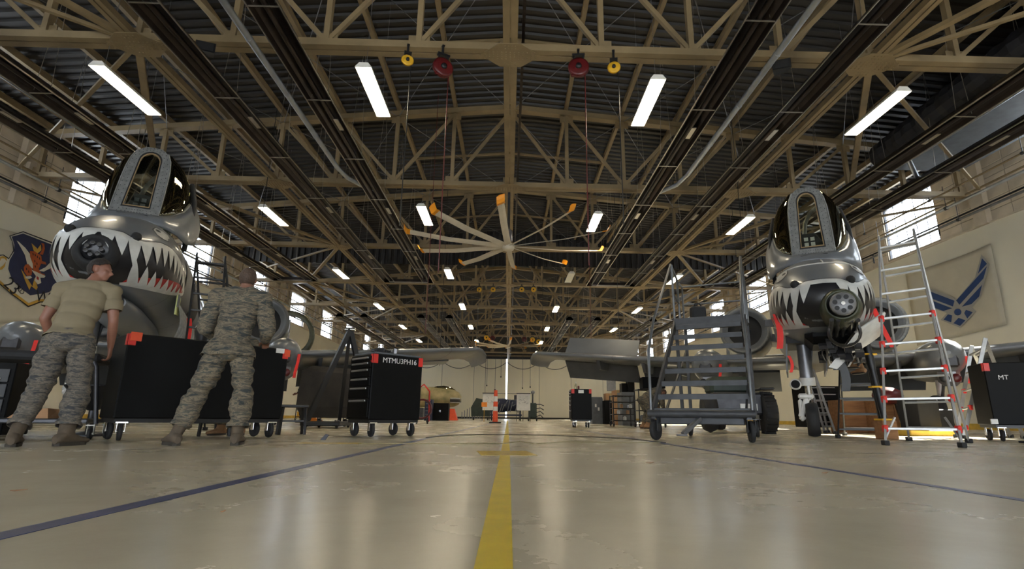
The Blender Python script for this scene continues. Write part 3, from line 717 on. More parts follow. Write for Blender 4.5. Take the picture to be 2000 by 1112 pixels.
def tooth(pc, w_, z0, L_, off, lean=0):
    b = MB(); V = []; N_ = 7; K = 6
    for j in range(N_+1):
        t = j/N_; hw = w_/2*(1-t**1.25)+0.02
        for k in range(K+1): ph = pc+lean*t+hw*(2*k/K-1); V.append(hp(R(ph), z0(ph)*(1-t)+(z0(pc)+L_)*t if not callable(L_) else 0, off))
    b.add(V, [(j*(K+1)+k, j*(K+1)+k+1, (j+1)*(K+1)+k+1, (j+1)*(K+1)+k) for j in range(N_) for k in range(K)], True)
    return b
def blob(cx, cz, pts, off):
    # flat painted shape given as (phi, z) outline
    b = MB(); V = [hp(R(cx), cz, off)]; n = len(pts)
    for t in (0.5, 1.0):
        for (p, z) in pts: V.append(hp(R(cx+(p-cx)*t), cz+(z-cz)*t, off))
    Fs = [(0, 1+i, 1+(i+1) % n) for i in range(n)]+[(1+i, 1+n+i, 1+n+(i+1) % n, 1+(i+1) % n) for i in range(n)]
    return b.add(V, Fs, True)
def wing_sec(x, y0, ch, z, th, n=18, droop=0.0):
    r_ = []
    for k in range(n):
        a = 2*math.pi*k/n; u = 0.5-0.5*math.cos(a)   # 0 LE .. 1 TE
        t = th*ch*(2.6*math.sqrt(max(u, 0))*(1-u)*0.55+0.02*(1-u)); sg = 1 if math.sin(a) >= 0 else -0.75
        r_.append((x, y0+u*ch, z+sg*t*1.0+droop*u*u))
    return r_
def aircraft(name, label, loc, rz, which):
    A = thing(name, label, 'aircraft', loc, rz, 'grey shark mouthed attack aircraft')
    right = which == 'right'
    # hull
    ss = [0.0, .02, .04, .08, .12, .2, .28, .38, .5, .65, .8, 1.0, 1.15, 1.35, 1.6, 1.9, 2.2, 2.8, 3.5, 4.3, 5.2, 6, 7, 8.2, 9.5, 10.7, 12, 13.2, 14.5, 15.5, 16.2]
    MB().loft([ring(s) for s in ss]).build('fuselage', 'hull', A)
    # panel seams and rivet lines as thin proud rings
    for s in (1.5, 3.1, 5.1, 7.4):
        r0 = ring(s-0.006); r1 = ring(s+0.006); zc = lerp_tab(FUS, s)[0]
        sc_ = lambda r_: [(x*1.004, y, zc+(z-zc)*1.004) for x, y, z in r_]
        MB().loft([sc_(r0), sc_(r1)], True, False).build('panel_seam', 'hull_dark', A)
    # shark mouth
    patch(lip, jaw, -98, 98, 0.008, 120, 14).build('mouth', 'mouth_black', A)
    patch(lambda p: lip(p)+0.012, lambda p: lip(p)-0.002, -98, 98, 0.018, 120, 1).build('mouth_outline', 'mouth_black', A)
    patch(lip, lambda p: max(lip(p)-0.085, jaw(p)), -96, 96, 0.017, 120, 3).build('upper_lip', 'tooth_white', A)
    pcs = [3, 8, 13.2, 18.6, 24.2, 30, 36.5, 44, 52, 61, 71, 82]
    Ls = [0.16, 0.22, 0.30, 0.22, 0.22, 0.22, 0.23, 0.23, 0.21, 0.17, 0.12, 0.06]
    for sg in (-1, 1):
        for pc, L_ in zip(pcs, Ls):
            if pc < 5 and right: continue
            tooth(sg*pc, 5.2 if pc < 31 else (6.6 if pc < 45 else 8.5), lambda p: lip(p)-0.075, -0.075-L_, 0.024, sg*1.5).build('tooth', 'tooth_white', A)
        # lower jaw: red gum with white teeth in front
        g0 = lambda p: jaw(p)+0.02+0.19*math.sin(max(0, min(1, (abs(p)-11)/83))*math.pi)**0.6
        patch(g0, lambda p: jaw(p)+0.01, sg*11, sg*95, 0.016, 50, 6).build('gum', 'gum_red', A)
        patch(lambda p: jaw(p)+0.012+0.035*min(1, (abs(p)-9)/7), lambda p: jaw(p)-0.004, sg*10, sg*96, 0.022, 50, 3).build('lower_lip', 'tooth_white', A)
        for pc, L_ in ((16, 0.27), (21.8, 0.21), (27.4, 0.18), (33.5, 0.16), (41, 0.15), (50, 0.14), (60, 0.12), (72, .09)):
            tooth(sg*pc, 5.6 if pc < 35 else 8.5, lambda p: jaw(p)+0.03, 0.03+L_, 0.026, sg*-1.0).build('tooth', 'tooth_white', A)
        # eye
        base = [(-7.5, .02), (-5, .10), (2, .10), (8, .075), (8.5, .02), (6, .0), (5, -.055), (0, -.075), (-5, -.05)]
        cx, cz = 29, 2.74
        pts = [(sg*(cx+a*0.95), cz+z*1.2) for a, z in base]
        blob(sg*cx, cz, [(sg*cx+(p-sg*cx)*1.12, cz+(z-cz)*1.16) for p, z in pts], 0.010).build('eye_outline', 'mouth_black', A)
        blob(sg*cx, cz, pts, 0.014).build('eye', 'tooth_white', A)
        blob(sg*(cx-3.5), cz+.045, [(sg*(cx-3.5+2.2*math.cos(t)), cz+.045+.03*math.sin(t)) for t in [k*math.pi/4 for k in range(8)]], 0.018).build('pupil', 'mouth_black', A)
        # round black sensor knobs by the lip
        p = hp(R(sg*13.5), 2.46, 0.0); b = MB(); b.lathe([(0.03, 0.06), (0.062, 0.02), (0.07, -0.03), (0.05, -0.09), (0.01, -0.11)], 12, p, 'Y'); b.build('sensor_knob', 'black_matte', A)
    # white chalk arc above the eyes
    if right:
        MB().tube([hp(R(a), 2.90-abs(a/60.0)**2*0.16, 0.004) for a in range(-42, 49, 6)], 0.014, 6).build('painted_arc', 'tooth_white', A)
        MB().tube([hp(R(4), 2.93+k*0.03, 0.004) for k in range(4)], 0.013, 6).build('painted_arc', 'tooth_white', A)
    # gun
    gx, gz = 0.20, 1.98
    if right:
        b = MB(); b.lathe([(0.31, 0.5), (0.30, 0.12), (0.27, -0.02), (0.235, -0.10), (0.20, -0.12), (0.19, 0.4)], 26, (gx, 0, gz+.03), 'Y'); b.build('gun_fairing', 'zinc_green', A)
        n_ = MB(); n_.lathe([(0.015, -0.36), (0.155, -0.36), (0.175, -0.33), (0.175, -0.28), (0.15, -0.27), (0.15, 0.3)], 28, (gx, 0, gz), 'Y'); gm = n_.build('muzzle_clamp', 'muzzle', A)
        for k in range(7):
            a = 2*math.pi*k/7+0.2; cx, cz = gx+0.107*math.cos(a), gz+0.107*math.sin(a)
            MB().lathe([(0.034, -0.368), (0.034, -0.34)], 12, (cx, 0, cz), 'Y').build('barrel_bore', 'inlet_black', gm)
        MB().lathe([(0.028, -0.385), (0.028, -0.35)], 10, (gx, 0, gz), 'Y').build('centre_bolt', 'chrome', gm)
        # opened chin: gun bay with barrels running aft and down, white lined door
        for k in range(5):
            x = gx-0.16+0.09*k; MB().tube([(x, -0.15+0.05*k, gz-0.2), (x+0.02, 1.5, gz-0.45)], 0.033, 10).build('gun_barrel', 'gun_metal', A)
        MB().lathe([(0.2, -0.02), (0.235, 0.0), (0.235, 0.12), (0.2, 0.14)], 22, (gx+.02, 0.25, gz-0.34), 'Y', True, False).build('barrel_clamp', 'gun_metal', A)
        b = MB(); rr = []
        for j in range(7):
            t = j/6; rr.append([((.36+.48*t)*(1-u)+(.12+.66*t)*u, .45+.25*t+.5*u, (1.66+.34*t)*(1-u)+(1.36+.34*t**1.6)*u) for u in (0, 1)])
        V = [p for r_ in rr for p in r_]; V += [(x+0.02, y, z-0.03) for x, y, z in V]
        Fs = [(2*i, 2*i+1, 2*i+3, 2*i+2) for i in range(6)]; Fs += [tuple(14+k for k in f)[::-1] for f in Fs]; Fs += [(0, 2, 16, 14)]+[(2*i, 2*i+2, 2*i+16, 2*i+14) for i in range(6)]
        b.add(V, Fs, True); b.build('gun_bay_door', 'white_paint', A)
        bay = MB(); bay.box((0.1, 1.3, 1.68), (0.85, 1.2, 0.30), None, 0.12); bay.build('gun_bay', 'black_cart', A)
        bx = MB()
        random.seed(3)
        for k in range(26):
            x, y, z = random.uniform(-0.1, 0.55), random.uniform(0.5, 1.9), random.uniform(1.3, 1.55); bx.box((x, y, z), (random.uniform(.04, .12), random.uniform(.05, .2), random.uniform(.04, .1)), Matrix.Rotation(random.random(), 3, 'X'))
        bx.build('gun_bay_equipment', 'dark_metal', A)['kind'] = 'stuff'
        # curved louvred panels hanging below
        for i, (x, y0, z0, L_) in enumerate(((-0.08, 1.0, 1.62, 0.50), (0.02, 1.3, 1.50, 0.72)  )):
            b = MB(); rr = []
            for j in range(8):
                t = j/7; rr.append([(x+0.16*math.sin(t*2.2)+u, y0+0.1*t, z0-L_*t) for u in (0, 0.13)])
            V = [p for r_ in rr for p in r_]; n = len(V); V += [(a, c+0.02, d) for a, c, d in V]
            Fs = [(2*i_, 2*i_+1, 2*i_+3, 2*i_+2) for i_ in range(7)]; Fs += [tuple(n+k for k in f)[::-1] for f in Fs]
            b.add(V, Fs, True); b.build('hanging_panel', 'hull_dark', A)
        MB().prism([(-.02, .95, 1.16), (.10, .95, 1.12), (.34, .95, 1.36), (.10, .95, 1.30)], (0, 1, 0), .03).build('open_door_tip', 'white_paint', A)
        for k in range(9): MB().tube([(-.05+.06*k, 1.0+.05*(k % 3), 1.62), (-.08+.075*k, 1.2, 1.40-.05*(k % 4)), (-.02+.06*k, 1.5, 1.30-.04*(k % 3))], .012+.004*(k % 3), 6).build('hydraulic_line', ('dark_metal', 'grey_metal', 'black_matte')[k % 3], A)
        MB().bar((.62, 1.2, 1.72), (.30, 1.5, 1.22), .05, .05).build('door_stay', 'dark_metal', A)
    else:
        MB().lathe([(0.29, 0.4), (0.28, 0.08), (0.22, -0.02), (0.17, -0.03), (0.16, 0.3)], 24, (0, 0, 2.12), 'Y').build('gun_fairing', 'black_matte', A)
        for k in range(7):
            a = 2*math.pi*k/7; MB().lathe([(0.022, -0.06), (0.03, -0.06), (0.03, 0.3)], 10, (0.09*math.cos(a), 0, 2.12+0.09*math.sin(a)), 'Y').build('gun_barrel', 'gun_metal', A)
        # sensor pod scoop under the chin
        b = MB(); rr = []
        for s, rx, rz_, zc in ((0.75, .20, .12, 1.56), (0.95, .27, .17, 1.53), (1.5, .33, .2, 1.5), (2.6, .34, .2, 1.48), (3.6, .2, .1, 1.55)):
            rr.append([(0.12+rx*math.cos(2*math.pi*k/18), s, zc+rz_*math.sin(2*math.pi*k/18)) for k in range(18)])
        b.loft(rr); b.build('chin_scoop', 'hull', A)
        MB().lathe([(0.02, 0.735), (0.17, 0.735), (0.18, 0.76)], 18, (0.12, 0, 1.56), 'Y').build('scoop_mouth', 'inlet_black', A)
    # raised windscreen assembly, hinged at the front: u across, v up, w aft
    hy, hz = 1.42, 3.15
    def T(u, v, w): return Vector((u, hy+w+0.36*v, hz+1.26*v))
    nrm = Vector((0, -1.26, 0.36)).normalized()
    def outline(wb, wt, v0, v1, n=10):
        pts = [(-wb, v0), (wb, v0)]
        for k in range(n+1):
            a = math.pi*k/n; pts.append((wt*math.cos(a), v1-0.17+0.17*math.sin(a)))
        return pts
    def band(name, ins, outs, o1, o2, m_):
        b = MB(); n = len(ins); I = [T(u, v, 0)+nrm*o1 for u, v in ins]; O = [T(u, v, 0)+nrm*o2 for u, v in outs]; Ib = [p-nrm*.03 for p in I]; Ob = [p-nrm*.03 for p in O]
        b.add(I+O+Ib+Ob, [(i, (i+1) % n, n+(i+1) % n, n+i) for i in range(n)]+[(n+i, n+(i+1) % n, 3*n+(i+1) % n, 3*n+i) for i in range(n)]+[(2*n+i, 3*n+i, 3*n+(i+1) % n, 2*n+(i+1) % n) for i in range(n)]+[(i, 2*n+i, 2*n+(i+1) % n, (i+1) % n) for i in range(n)])
        return b.build(name, m_, A)
    g0 = outline(.18, .145, .24, 1.17)
    MB().prism([T(u, v, 0) for u, v in g0], nrm, 0.008).build('front_glass', 'glass', A)
    g1, g2 = outline(.193, .158, .222, 1.19), outline(.213, .178, .20, 1.215)
    band('glass_seal', g0, g1, .012, .014, 'bronze_seal'); band('glass_gasket', g1, g2, .016, .016, 'black_matte')
    fo = [(-.35, .10), (.35, .10), (.35, .35), (.345, .6), (.335, .85), (.305, 1.06), (.25, 1.20), (.13, 1.30), (-.13, 1.30), (-.25, 1.20), (-.305, 1.06), (-.335, .85), (-.345, .6), (-.35, .35)]
    def resamp(pts, n=44):
        c = (0, .62); out = []
        for k in range(n):
            a = 2*math.pi*k/n; dx, dy = math.cos(a)*.4, math.sin(a)*.7; best = None
            for i in range(len(pts)):
                p, q = pts[i], pts[(i+1) % len(pts)]; ex, ey = q[0]-p[0], q[1]-p[1]; den = dx*ey-dy*ex
                if abs(den) < 1e-9: continue
                t = ((p[0]-c[0])*ey-(p[1]-c[1])*ex)/den; u_ = ((p[0]-c[0])*dy-(p[1]-c[1])*dx)/den
                if t > 0 and -1e-6 <= u_ <= 1+1e-6 and (best is None or t > best): best = t
            out.append((c[0]+dx*(best or 1), c[1]+dy*(best or 1)))
        return out
    ii, oo = resamp(g2), resamp(fo); band('windscreen_frame', ii, oo, .014, .004, 'frame_grey')
    rv = MB()
    for k in range(44):
        for f_ in (.35, .75): rv.box(T(ii[k][0]*(1-f_)+oo[k][0]*f_, ii[k][1]*(1-f_)+oo[k][1]*f_, 0)+nrm*.012, (.011, .011, .011))
    rv.build('rivets', 'dark_metal', A)['kind'] = 'stuff'
    inner = [(.10, .35, .0), (.3, .35, .0), (.5, .348, .0), (.7, .342, .0), (.9, .33, .0), (1.08, .30, .0), (1.22, .235, .0)]
    outer = [(.12, .37, .06), (.22, .50, .22), (.38, .60, .46), (.62, .64, .68), (.88, .59, .74), (1.10, .46, .62), (1.27, .24, .36)]
    for sg in (-1, 1):
        rows = []
        for i in range(13):
            x = i/2; a_ = Vector(lerp_tab([(q,)+t for q, t in enumerate(inner)], x)); c_ = Vector(lerp_tab([(q,)+t for q, t in enumerate(outer)], x)); row = []
            for k in range(8):
                u = k/7; p = a_*(1-u)+c_*u; bul = math.sin(u*math.pi)*0.16*(c_-a_).length; row.append(T(sg*(p[1]+bul*.9), p[0], p[2]-bul*.5))
            rows.append(row)
        b = MB(); b.add([p for r_ in rows for p in r_], [(i*8+k, i*8+k+1, (i+1)*8+k+1, (i+1)*8+k) for i in range(12) for k in range(7)], True)
        o = b.build('side_glass', 'glass_side', A); sm = o.modifiers.new('thickness', 'SOLIDIFY'); sm.thickness = 0.01
        MB().tube([r_[-1] for r_ in rows[5:]], 0.020, 8).build('rear_arch', 'black_matte', A)
        MB().tube([r_[-1] for r_ in rows[:7]], 0.026, 8).build('sill_strip', 'frame_grey', A)
        MB().tube([r_[0]+nrm*.004 for r_ in rows], 0.014, 6).build('edge_strip', 'frame_grey', A)
    top = [(0, .10, .01), (.18, .10, .01), (.35, .10, .0), (.50, .21, .22), (.605, .38, .46), (.65, .60, .68), (.68, .66, .86)]
    bot = [(0, -.02, -.10), (.22, -.03, -.08), (.45, -.06, .02), (.64, -.10, .22), (.75, -.14, .52), (.80, -.04, .86), (.80, .22, 1.10)]
    b = MB(); rows = []
    for i in range(-24, 25):
        x = abs(i)/4; sg = 1 if i >= 0 else -1; a_ = Vector(lerp_tab([(q,)+t for q, t in enumerate(top)], x)); c_ = Vector(lerp_tab([(q,)+t for q, t in enumerate(bot)], x)); row = []
        for k in range(6):
            u = k/5; p = a_*(1-u)+c_*u; bl = math.sin(u*math.pi)*.05; row.append(T(sg*(p[0]+bl*min(1, x/3)), p[1], p[2]-bl*.5))
        rows.append(row)
    b.add([p for r_ in rows for p in r_], [(i*6+k, (i+1)*6+k, (i+1)*6+k+1, i*6+k+1) for i in range(48) for k in range(5)], True)
    o = b.build('windscreen_skirt', 'hull', A); sm = o.modifiers.new('thickness', 'SOLIDIFY'); sm.thickness = 0.03; sm.offset = -1
    b = MB(); b.prism([T(-.22, .055, -.05), T(.22, .055, -.05), T(.22, .078, -.045), T(-.22, .078, -.045)], nrm, .02); b.prism([T(-.12, .04, -.06), T(.12, .04, -.06), T(.12, .06, -.055), T(-.12, .06, -.055)], nrm, .02); b.build('vent_slot', 'black_matte', A)
    MB().loft([[T(-.24, .2, .25), T(.24, .2, .25), T(.24, .2, .6), T(-.24, .2, .6)], [T(-.22, .52, .22), T(.22, .52, .22), T(.22, .52, .6), T(-.22, .52, .6)]], True, True, False).build('instrument_shroud', 'black_matte', A)
    MB().tube([T(-.10, .5, .4), T(-.05, .75, .4), T(.05, .92, .38), T(.2, 1.02, .35)], 0.04, 8).build('air_hose', 'grey_metal', A)
    for k in range(4): MB().box(T(-.08+.11*(k % 2), .33+.09*(k//2), .21), (.07, .01, .07)).build('gauge', 'case_grey' if not right else 'white', A)
    # cockpit opening with coaming, seat, and raised canopy frame behind
    MB().box((0, 3.1, 3.05), (1.02, 2.6, 0.20), None, 0.05).build('cockpit_coaming', 'black_matte', A)
    b = MB(); b.box((0, 3.55, 3.35), (0.5, 0.16, 0.7), Matrix.Rotation(R(-12), 3, 'X'), 0.05); b.box((0, 3.66, 3.75), (0.34, 0.18, 0.22), None, 0.04); b.build('ejection_seat', 'green_dark', A)
    for sg in (-1, 1): MB().tube([(sg*.70, 2.15, 2.95), (sg*.72, 2.25, 3.5), (sg*.70, 2.35, 4.0), (sg*.6, 2.4, 4.4)], 0.045, 8).build('canopy_rail', 'black_matte', A)
    # wings: centre panel then outer panel with dihedral, both sides
    for sg in (-1, 1):
        secs = [(0.4, 6.75, 3.05, 1.86, .11), (2.9, 6.75, 3.05, 1.88, .10), (3.0, 6.75, 3.05, 1.90, .10), (5.6, 6.95, 2.65, 2.14, .10), (7.8, 7.1, 2.3, 2.36, .10), (8.35, 7.15, 2.2, 2.42, .095)]
        MB().loft([wing_sec(sg*x, y, c, z, t) for x, y, c, z, t in secs]).build('wing', 'hull', A)
        tipr = [wing_sec(sg*8.35, 7.15, 2.2, 2.42, .095), wing_sec(sg*8.55, 7.3, 2.0, 2.40, .09), wing_sec(sg*8.72, 7.5, 1.75, 2.30, .10), wing_sec(sg*8.80, 7.7, 1.5, 2.12, .06)]
        MB().loft(tipr).build('wing_tip', 'hull', A)
        for x in (3.02, 5.6, 7.4): 
            c = lerp_tab(secs, x); b = MB(); r0 = wing_sec(sg*x, c[0]-.004, c[1], c[2], c[3]+.003); r1 = wing_sec(sg*(x+.015), c[0]-.004, c[1], c[2], c[3]+.003); b.loft([r0, r1], True, False); b.build('wing_seam', 'hull_dark', A)
        # flaps hanging behind the wing, split aileron above and below outboard
        def slab(name, x0, x1, y0, z0, ln, ang, th=0.10, m_='hull', dz=0.0):
            ca, sa = math.cos(ang), math.sin(ang)
            P = []
            for x, dzz in ((x0, 0), (x1, dz)):
                P.append([(sg*x, y0, z0+dzz+th/2), (sg*x, y0+ln*ca, z0+dzz-ln*sa+0.015), (sg*x, y0+ln*ca, z0+dzz-ln*sa), (sg*x, y0, z0+dzz-th/2)])
            MB().loft(P, True, True, False).build(name, m_, A)
        ws = lambda x: lerp_tab(secs, x)
        fdn = R(48)
        slab('flap', 0.9, 2.85, 9.25, 1.80, 0.85, fdn, .12, 'hull_dark')
        slab('flap', 3.1, 5.2, 9.15, 1.90, 0.80, fdn, .12, 'hull_dark', 0.19)
        if right and sg == -1:
            slab('aileron_upper', 5.3, 7.95, 8.75, 2.22, 0.95, R(-52), .06, 'hull', 0.24)
            slab('aileron_lower', 5.3, 7.95, 8.85, 2.08, 0.75, R(52), .06, 'hull_dark', 0.24)
        else:
            slab('aileron', 5.3, 7.95, 9.2, 2.12, 0.55, R(10), .1, 'hull', 0.24)
        # pylons
        for x, ln in ((1.9, 1.6), (3.6, 1.5), (4.7, 1.3), (6.2, 1.1)):
            c = ws(x); P = [[(sg*(x+w_), c[0]+0.35+k, c[2]-0.04-dd) for w_, k, dd in ((-.05, 0.05, 0), (.05, 0.05, 0), (.05, 0.2, .30), (-.05, 0.2, .30))]]
            y0 = c[0]+0.3; z0 = c[2]-0.05
            b = MB(); b.loft([[(sg*(x-.055), y0, z0), (sg*(x+.055), y0, z0), (sg*(x+.055), y0+ln, z0), (sg*(x-.055), y0+ln, z0)], [(sg*(x-.045), y0+.25, z0-.32), (sg*(x+.045), y0+.25, z0-.32), (sg*(x+.045), y0+ln-.1, z0-.30), (sg*(x-.045), y0+ln-.1, z0-.30)]], True, True, False)
            b.build('pylon', 'hull_dark', A)
        # gear pod
        rr = []
        for s, r1, zc in ((5.55, .04, 1.80), (5.58, .16, 1.79), (5.66, .27, 1.78), (5.8, .36, 1.76), (6.05, .43, 1.74), (6.5, .46, 1.72), (7.6, .46, 1.72), (8.8, .38, 1.74), (9.8, .2, 1.78), (10.3, .04, 1.8)):
            rr.append([(sg*2.62+r1*math.cos(2*math.pi*k/20), s, zc+r1*1.0*math.sin(2*math.pi*k/20)) for k in range(20)])
        MB().loft(rr).build('wheel_pod', 'hull', A)
        # lower nose fitting of the pod: light cluster
        b = MB(); b.box((sg*2.62, 5.9, 1.28), (0.42, 0.25, 0.42), None, 0.10); o = b.build('pod_panel', 'grey_metal', A)
        MB().box((sg*2.62, 5.62, 1.62), (0.34, 0.10, 0.30), None, 0.05).build('sensor_window', 'dark_metal', A)
        for k in (-1, 1): MB().lathe([(0.01, 5.74), (0.085, 5.74), (0.10, 5.80), (0.10, 5.86)], 16, (sg*2.62+k*.105, 0, 1.25), 'Y').build('landing_light', 'dark_red' if k == 1 else 'dark_metal', A)
        # main leg and wheel
        MB().tube([(sg*2.62, 6.9, 1.5), (sg*2.62, 7.0, 0.50)], 0.075, 12).build('main_leg', 'white_paint', A)
        MB().tube([(sg*2.62, 6.2, 1.45), (sg*2.62, 6.95, 0.75)], 0.035, 8).build('drag_brace', 'grey_metal', A)
        ty = MB(); ty.lathe([(0.20, -.13), (.30, -.145), (.42, -.12), (.455, -.05), (.455, .05), (.42, .12), (.30, .145), (.20, .13)], 30, (sg*2.52, 7.0, 0.456), 'X'); w = ty.build('main_tyre', 'rubber', A)
        MB().lathe([(0.02, -.06), (.2, -.09), (.22, -.12)], 20, (sg*2.52, 7.0, 0.456), 'X').build('wheel_hub', 'white_paint', w)
        MB().lathe([(.22, .12), (.2, .09), (0.02, .06)], 20, (sg*2.52, 7.0, 0.456), 'X').build('wheel_hub', 'white_paint', w)
        # engine nacelle
        ex, ez = (sg*1.78, 3.02) if right else (sg*1.95, 3.12)
        pr = [(.50, 8.75), (.60, 8.66), (.68, 8.60), (.735, 8.66), (.76, 8.9), (.78, 9.6), (.76, 10.6), (.66, 11.6), (.52, 12.2)]
        MB().lathe([(r_, y) for r_, y in pr], 34, (ex, 0, ez), 'Y', True, False).build('engine_nacelle', 'hull', A)
        MB().lathe([(.66, 8.595), (.70, 8.575), (.745, 8.62), (.755, 8.72)], 34, (ex, 0, ez), 'Y', True, False).build('inlet_lip', 'frame_grey' if right else 'hull_dark', A)
        MB().lathe([(.02, 9.0), (.3, 9.02), (.6, 9.05), (.64, 8.9), (.655, 8.62)], 30, (ex, 0, ez), 'Y', True, False).build('inlet_duct', 'inlet_black', A)
        MB().lathe([(.01, 8.72), (.09, 8.8), (.16, 8.98)], 16, (ex, 0, ez), 'Y').build('fan_spinner', 'gun_metal', A)
        MB().bar((sg*0.5, 10.2, 2.75), (ex-sg*.35, 10.3, 2.95), 1.9, 0.24, (0, 0, 1)).build('nacelle_pylon', 'hull', A)
        if not right and sg == 1:
            # opened nacelle cowl standing out as a ring
            MB().lathe([(.66, 10.0), (.80, 9.95), (.84, 10.1), (.84, 10.6), (.80, 10.65), (.76, 10.6), (.74, 10.05)], 34, (ex+0.75, 0, ez-.1), 'Y', True, False).build('open_cowl', 'zinc_green', A)
        # tailplane and fin
        MB().loft([wing_sec(sg*x, y, c, z, t) for x, y, c, z, t in ((0.2, 13.7, 1.9, 2.75, .06), (2.75, 13.9, 1.6, 2.75, .06))]).build('tailplane', 'hull', A)
        b = MB(); b.loft([[(sg*2.75-.06, 13.3, 2.1), (sg*2.75+.06, 13.3, 2.1), (sg*2.75+.05, 15.4, 2.1), (sg*2.75-.05, 15.4, 2.1)], [(sg*2.75-.06, 13.2, 2.9), (sg*2.75+.06, 13.2, 2.9), (sg*2.75+.05, 15.7, 2.9), (sg*2.75-.05, 15.7, 2.9)], [(sg*2.75-.04, 14.0, 4.4), (sg*2.75+.04, 14.0, 4.4), (sg*2.75+.03, 15.5, 4.4), (sg*2.75-.03, 15.5, 4.4)]], True, True, False)
        b.build('fin', 'hull', A)
        # red warning streamers under the pods
        rb = MB(); p0 = Vector((sg*2.62+.36, 5.75, 1.72)); rb.loft([[(p0.x-.035+dx, p0.y, p0.z-dz), (p0.x+.035+dx, p0.y, p0.z-dz), (p0.x+.035+dx, p0.y+.006, p0.z-dz), (p0.x-.035+dx, p0.y+.006, p0.z-dz)] for dx, dz in ((0, 0), (-.01, .2), (-.05, .45), (-.06, .6))], True, True, False); rb.build('red_streamer', 'streamer', A)
    # nose leg (offset to the aircraft's right)
    nx = -0.34; ny = 1.95
    g = MB().tube([(nx, ny-.12, 1.75), (nx, ny-.06, 1.05)], 0.115, 16).build('nose_leg_cylinder', 'grey_metal', A)
    MB().tube([(nx, ny-.06, 1.06), (nx, ny-.04, 0.92)], 0.135, 16).build('nose_leg_collar', 'white_paint', A)
    MB().tube([(nx, ny-.05, 0.95), (nx, ny, 0.66)], 0.06, 12).build('oleo_piston', 'chrome', A)
    MB().lathe([(0.02, -.05), (.09, -.05), (.10, -.02), (.10, .04), (.06, .08)], 18, (nx-.20, ny-.18, .93), 'Y').build('taxi_lamp', 'white_paint', A)
    MB().lathe([(0.01, -.056), (.075, -.056)], 14, (nx-.20, ny-.18, .93), 'Y').build('taxi_lamp_glass', 'black_matte', A)
    fk = MB(); fk.bar((nx-.02, ny, .72), (nx-.17, ny+.02, .34), .10, .12, (0, 1, 0), .02); fk.bar((nx-.17, ny+.02, .36), (nx-.12, ny+.03, .30), .1, .2, (0, 1, 0), .02); fk.box((nx-.05, ny, .72), (.26, .16, .10), None, .03); fk.box((nx-.155, ny+.06, .50), (.07, .2, .34), None, .03); fk.build('nose_fork', 'white_paint', A)
    ty = MB(); ty.lathe([(0.14, -.10), (.22, -.10), (.285, -.10), (.305, -.03), (.305, .03), (.285, .10), (.22, .10), (.14, .10)], 30, (nx+.02, ny+.02, .306), 'X'); w = ty.build('nose_tyre', 'rubber', A)
    MB().lathe([(.14, .10), (.13, .05), (.02, .04)], 20, (nx+.02, ny+.02, .306), 'X').build('wheel_hub', 'white_paint', w)
    MB().lathe([(.02, -.04), (.13, -.05), (.14, -.10)], 20, (nx+.02, ny+.02, .306), 'X').build('wheel_hub', 'white_paint', w)
    for k in (0, 1): MB().bar((nx+.12+.02*k, ny+.0, 1.62), (nx+.05, ny+.1, 1.0-.05*k), .035, .05, (0, 1, 0)).build('torque_link', 'dark_metal', A)
    MB().bar((nx, ny+.15, 1.70), (nx+.02, ny+1.1, 1.7), .05, .05).build('drag_strut', 'grey_metal', A)
    for sx_, z0 in ((-0.62, 1.75), (0.02, 1.72)):
        MB().loft([[(sx_, ny-.45, z0), (sx_+.025, ny-.45, z0), (sx_+.025, ny+.6, z0), (sx_, ny+.6, z0)], [(sx_-.05, ny-.35, 1.15), (sx_-.025, ny-.35, 1.15), (sx_-.025, ny+.5, 1.1), (sx_-.05, ny+.5, 1.1)]], True, True, False).build('gear_door', 'hull', A)
    MB().box((nx, ny+.1, 1.72), (.56, 1.2, .14)).build('gear_bay', 'inlet_black', A)
    # port side streamers and boarding details
    def ribbon(x, y, z, L_, w_=.07, sw=0.04):
        rb = MB(); rb.loft([[(x-w_/2+sw*math.sin(t*3), y, z-L_*t), (x+w_/2+sw*math.sin(t*3), y, z-L_*t), (x+w_/2+sw*math.sin(t*3), y+.006, z-L_*t), (x-w_/2+sw*math.sin(t*3), y+.006, z-L_*t)] for t in [k/6 for k in range(7)]], True, True, False); return rb.build('red_streamer', 'streamer', A)
    if right:
        ribbon(-.735, .95, 2.12, .62, .10); ribbon(-.60, 1.4, 1.42, .3, .05)
        b = MB(); b.loft([[(x-.035, y, z), (x+.035, y, z), (x+.035, y+.006, z), (x-.035, y+.006, z)] for x, y, z in ((.74, .95, 2.1), (.80, .95, 1.85), (.92, .96, 1.45))], True, True, False); b.build('red_streamer', 'streamer', A)
        for sg in (-1, 1):
            MB().box((sg*.86, 1.5, 2.05), (.18, .05, .14), None, .01).build('side_probe', 'hull_dark', A)
    else:
        # open avionics bay on the port side with hanging slatted door
        b = MB(); V = []
        for i in range(9):
            s = 2.0+0.95*i/8
            for j in range(9):
                z = 1.95+0.93*j/8; 
                zc, hw, hu, hd = lerp_tab(FUS, s); h = hu if z > zc else hd
                x = hw*(1-min(1, abs((z-zc)/h))**NX)**(1/NX)
                V.append((x+.012, s+0.0, z))
        b.add(V, [(i*9+j, (i+1)*9+j, (i+1)*9+j+1, i*9+j+1) for i in range(8) for j in range(8)], True); b.build('open_equipment_bay', 'hull_dark', A)
        b = MB(); V = []
        for i in range(9):
            s = 3.05+0.85*i/8
            for j in range(9):
                z = 1.85+0.85*j/8; zc, hw, hu, hd = lerp_tab(FUS, s); h = hu if z > zc else hd
                V.append((hw*(1-min(1, abs((z-zc)/h))**NX)**(1/NX)+.014, s, z))
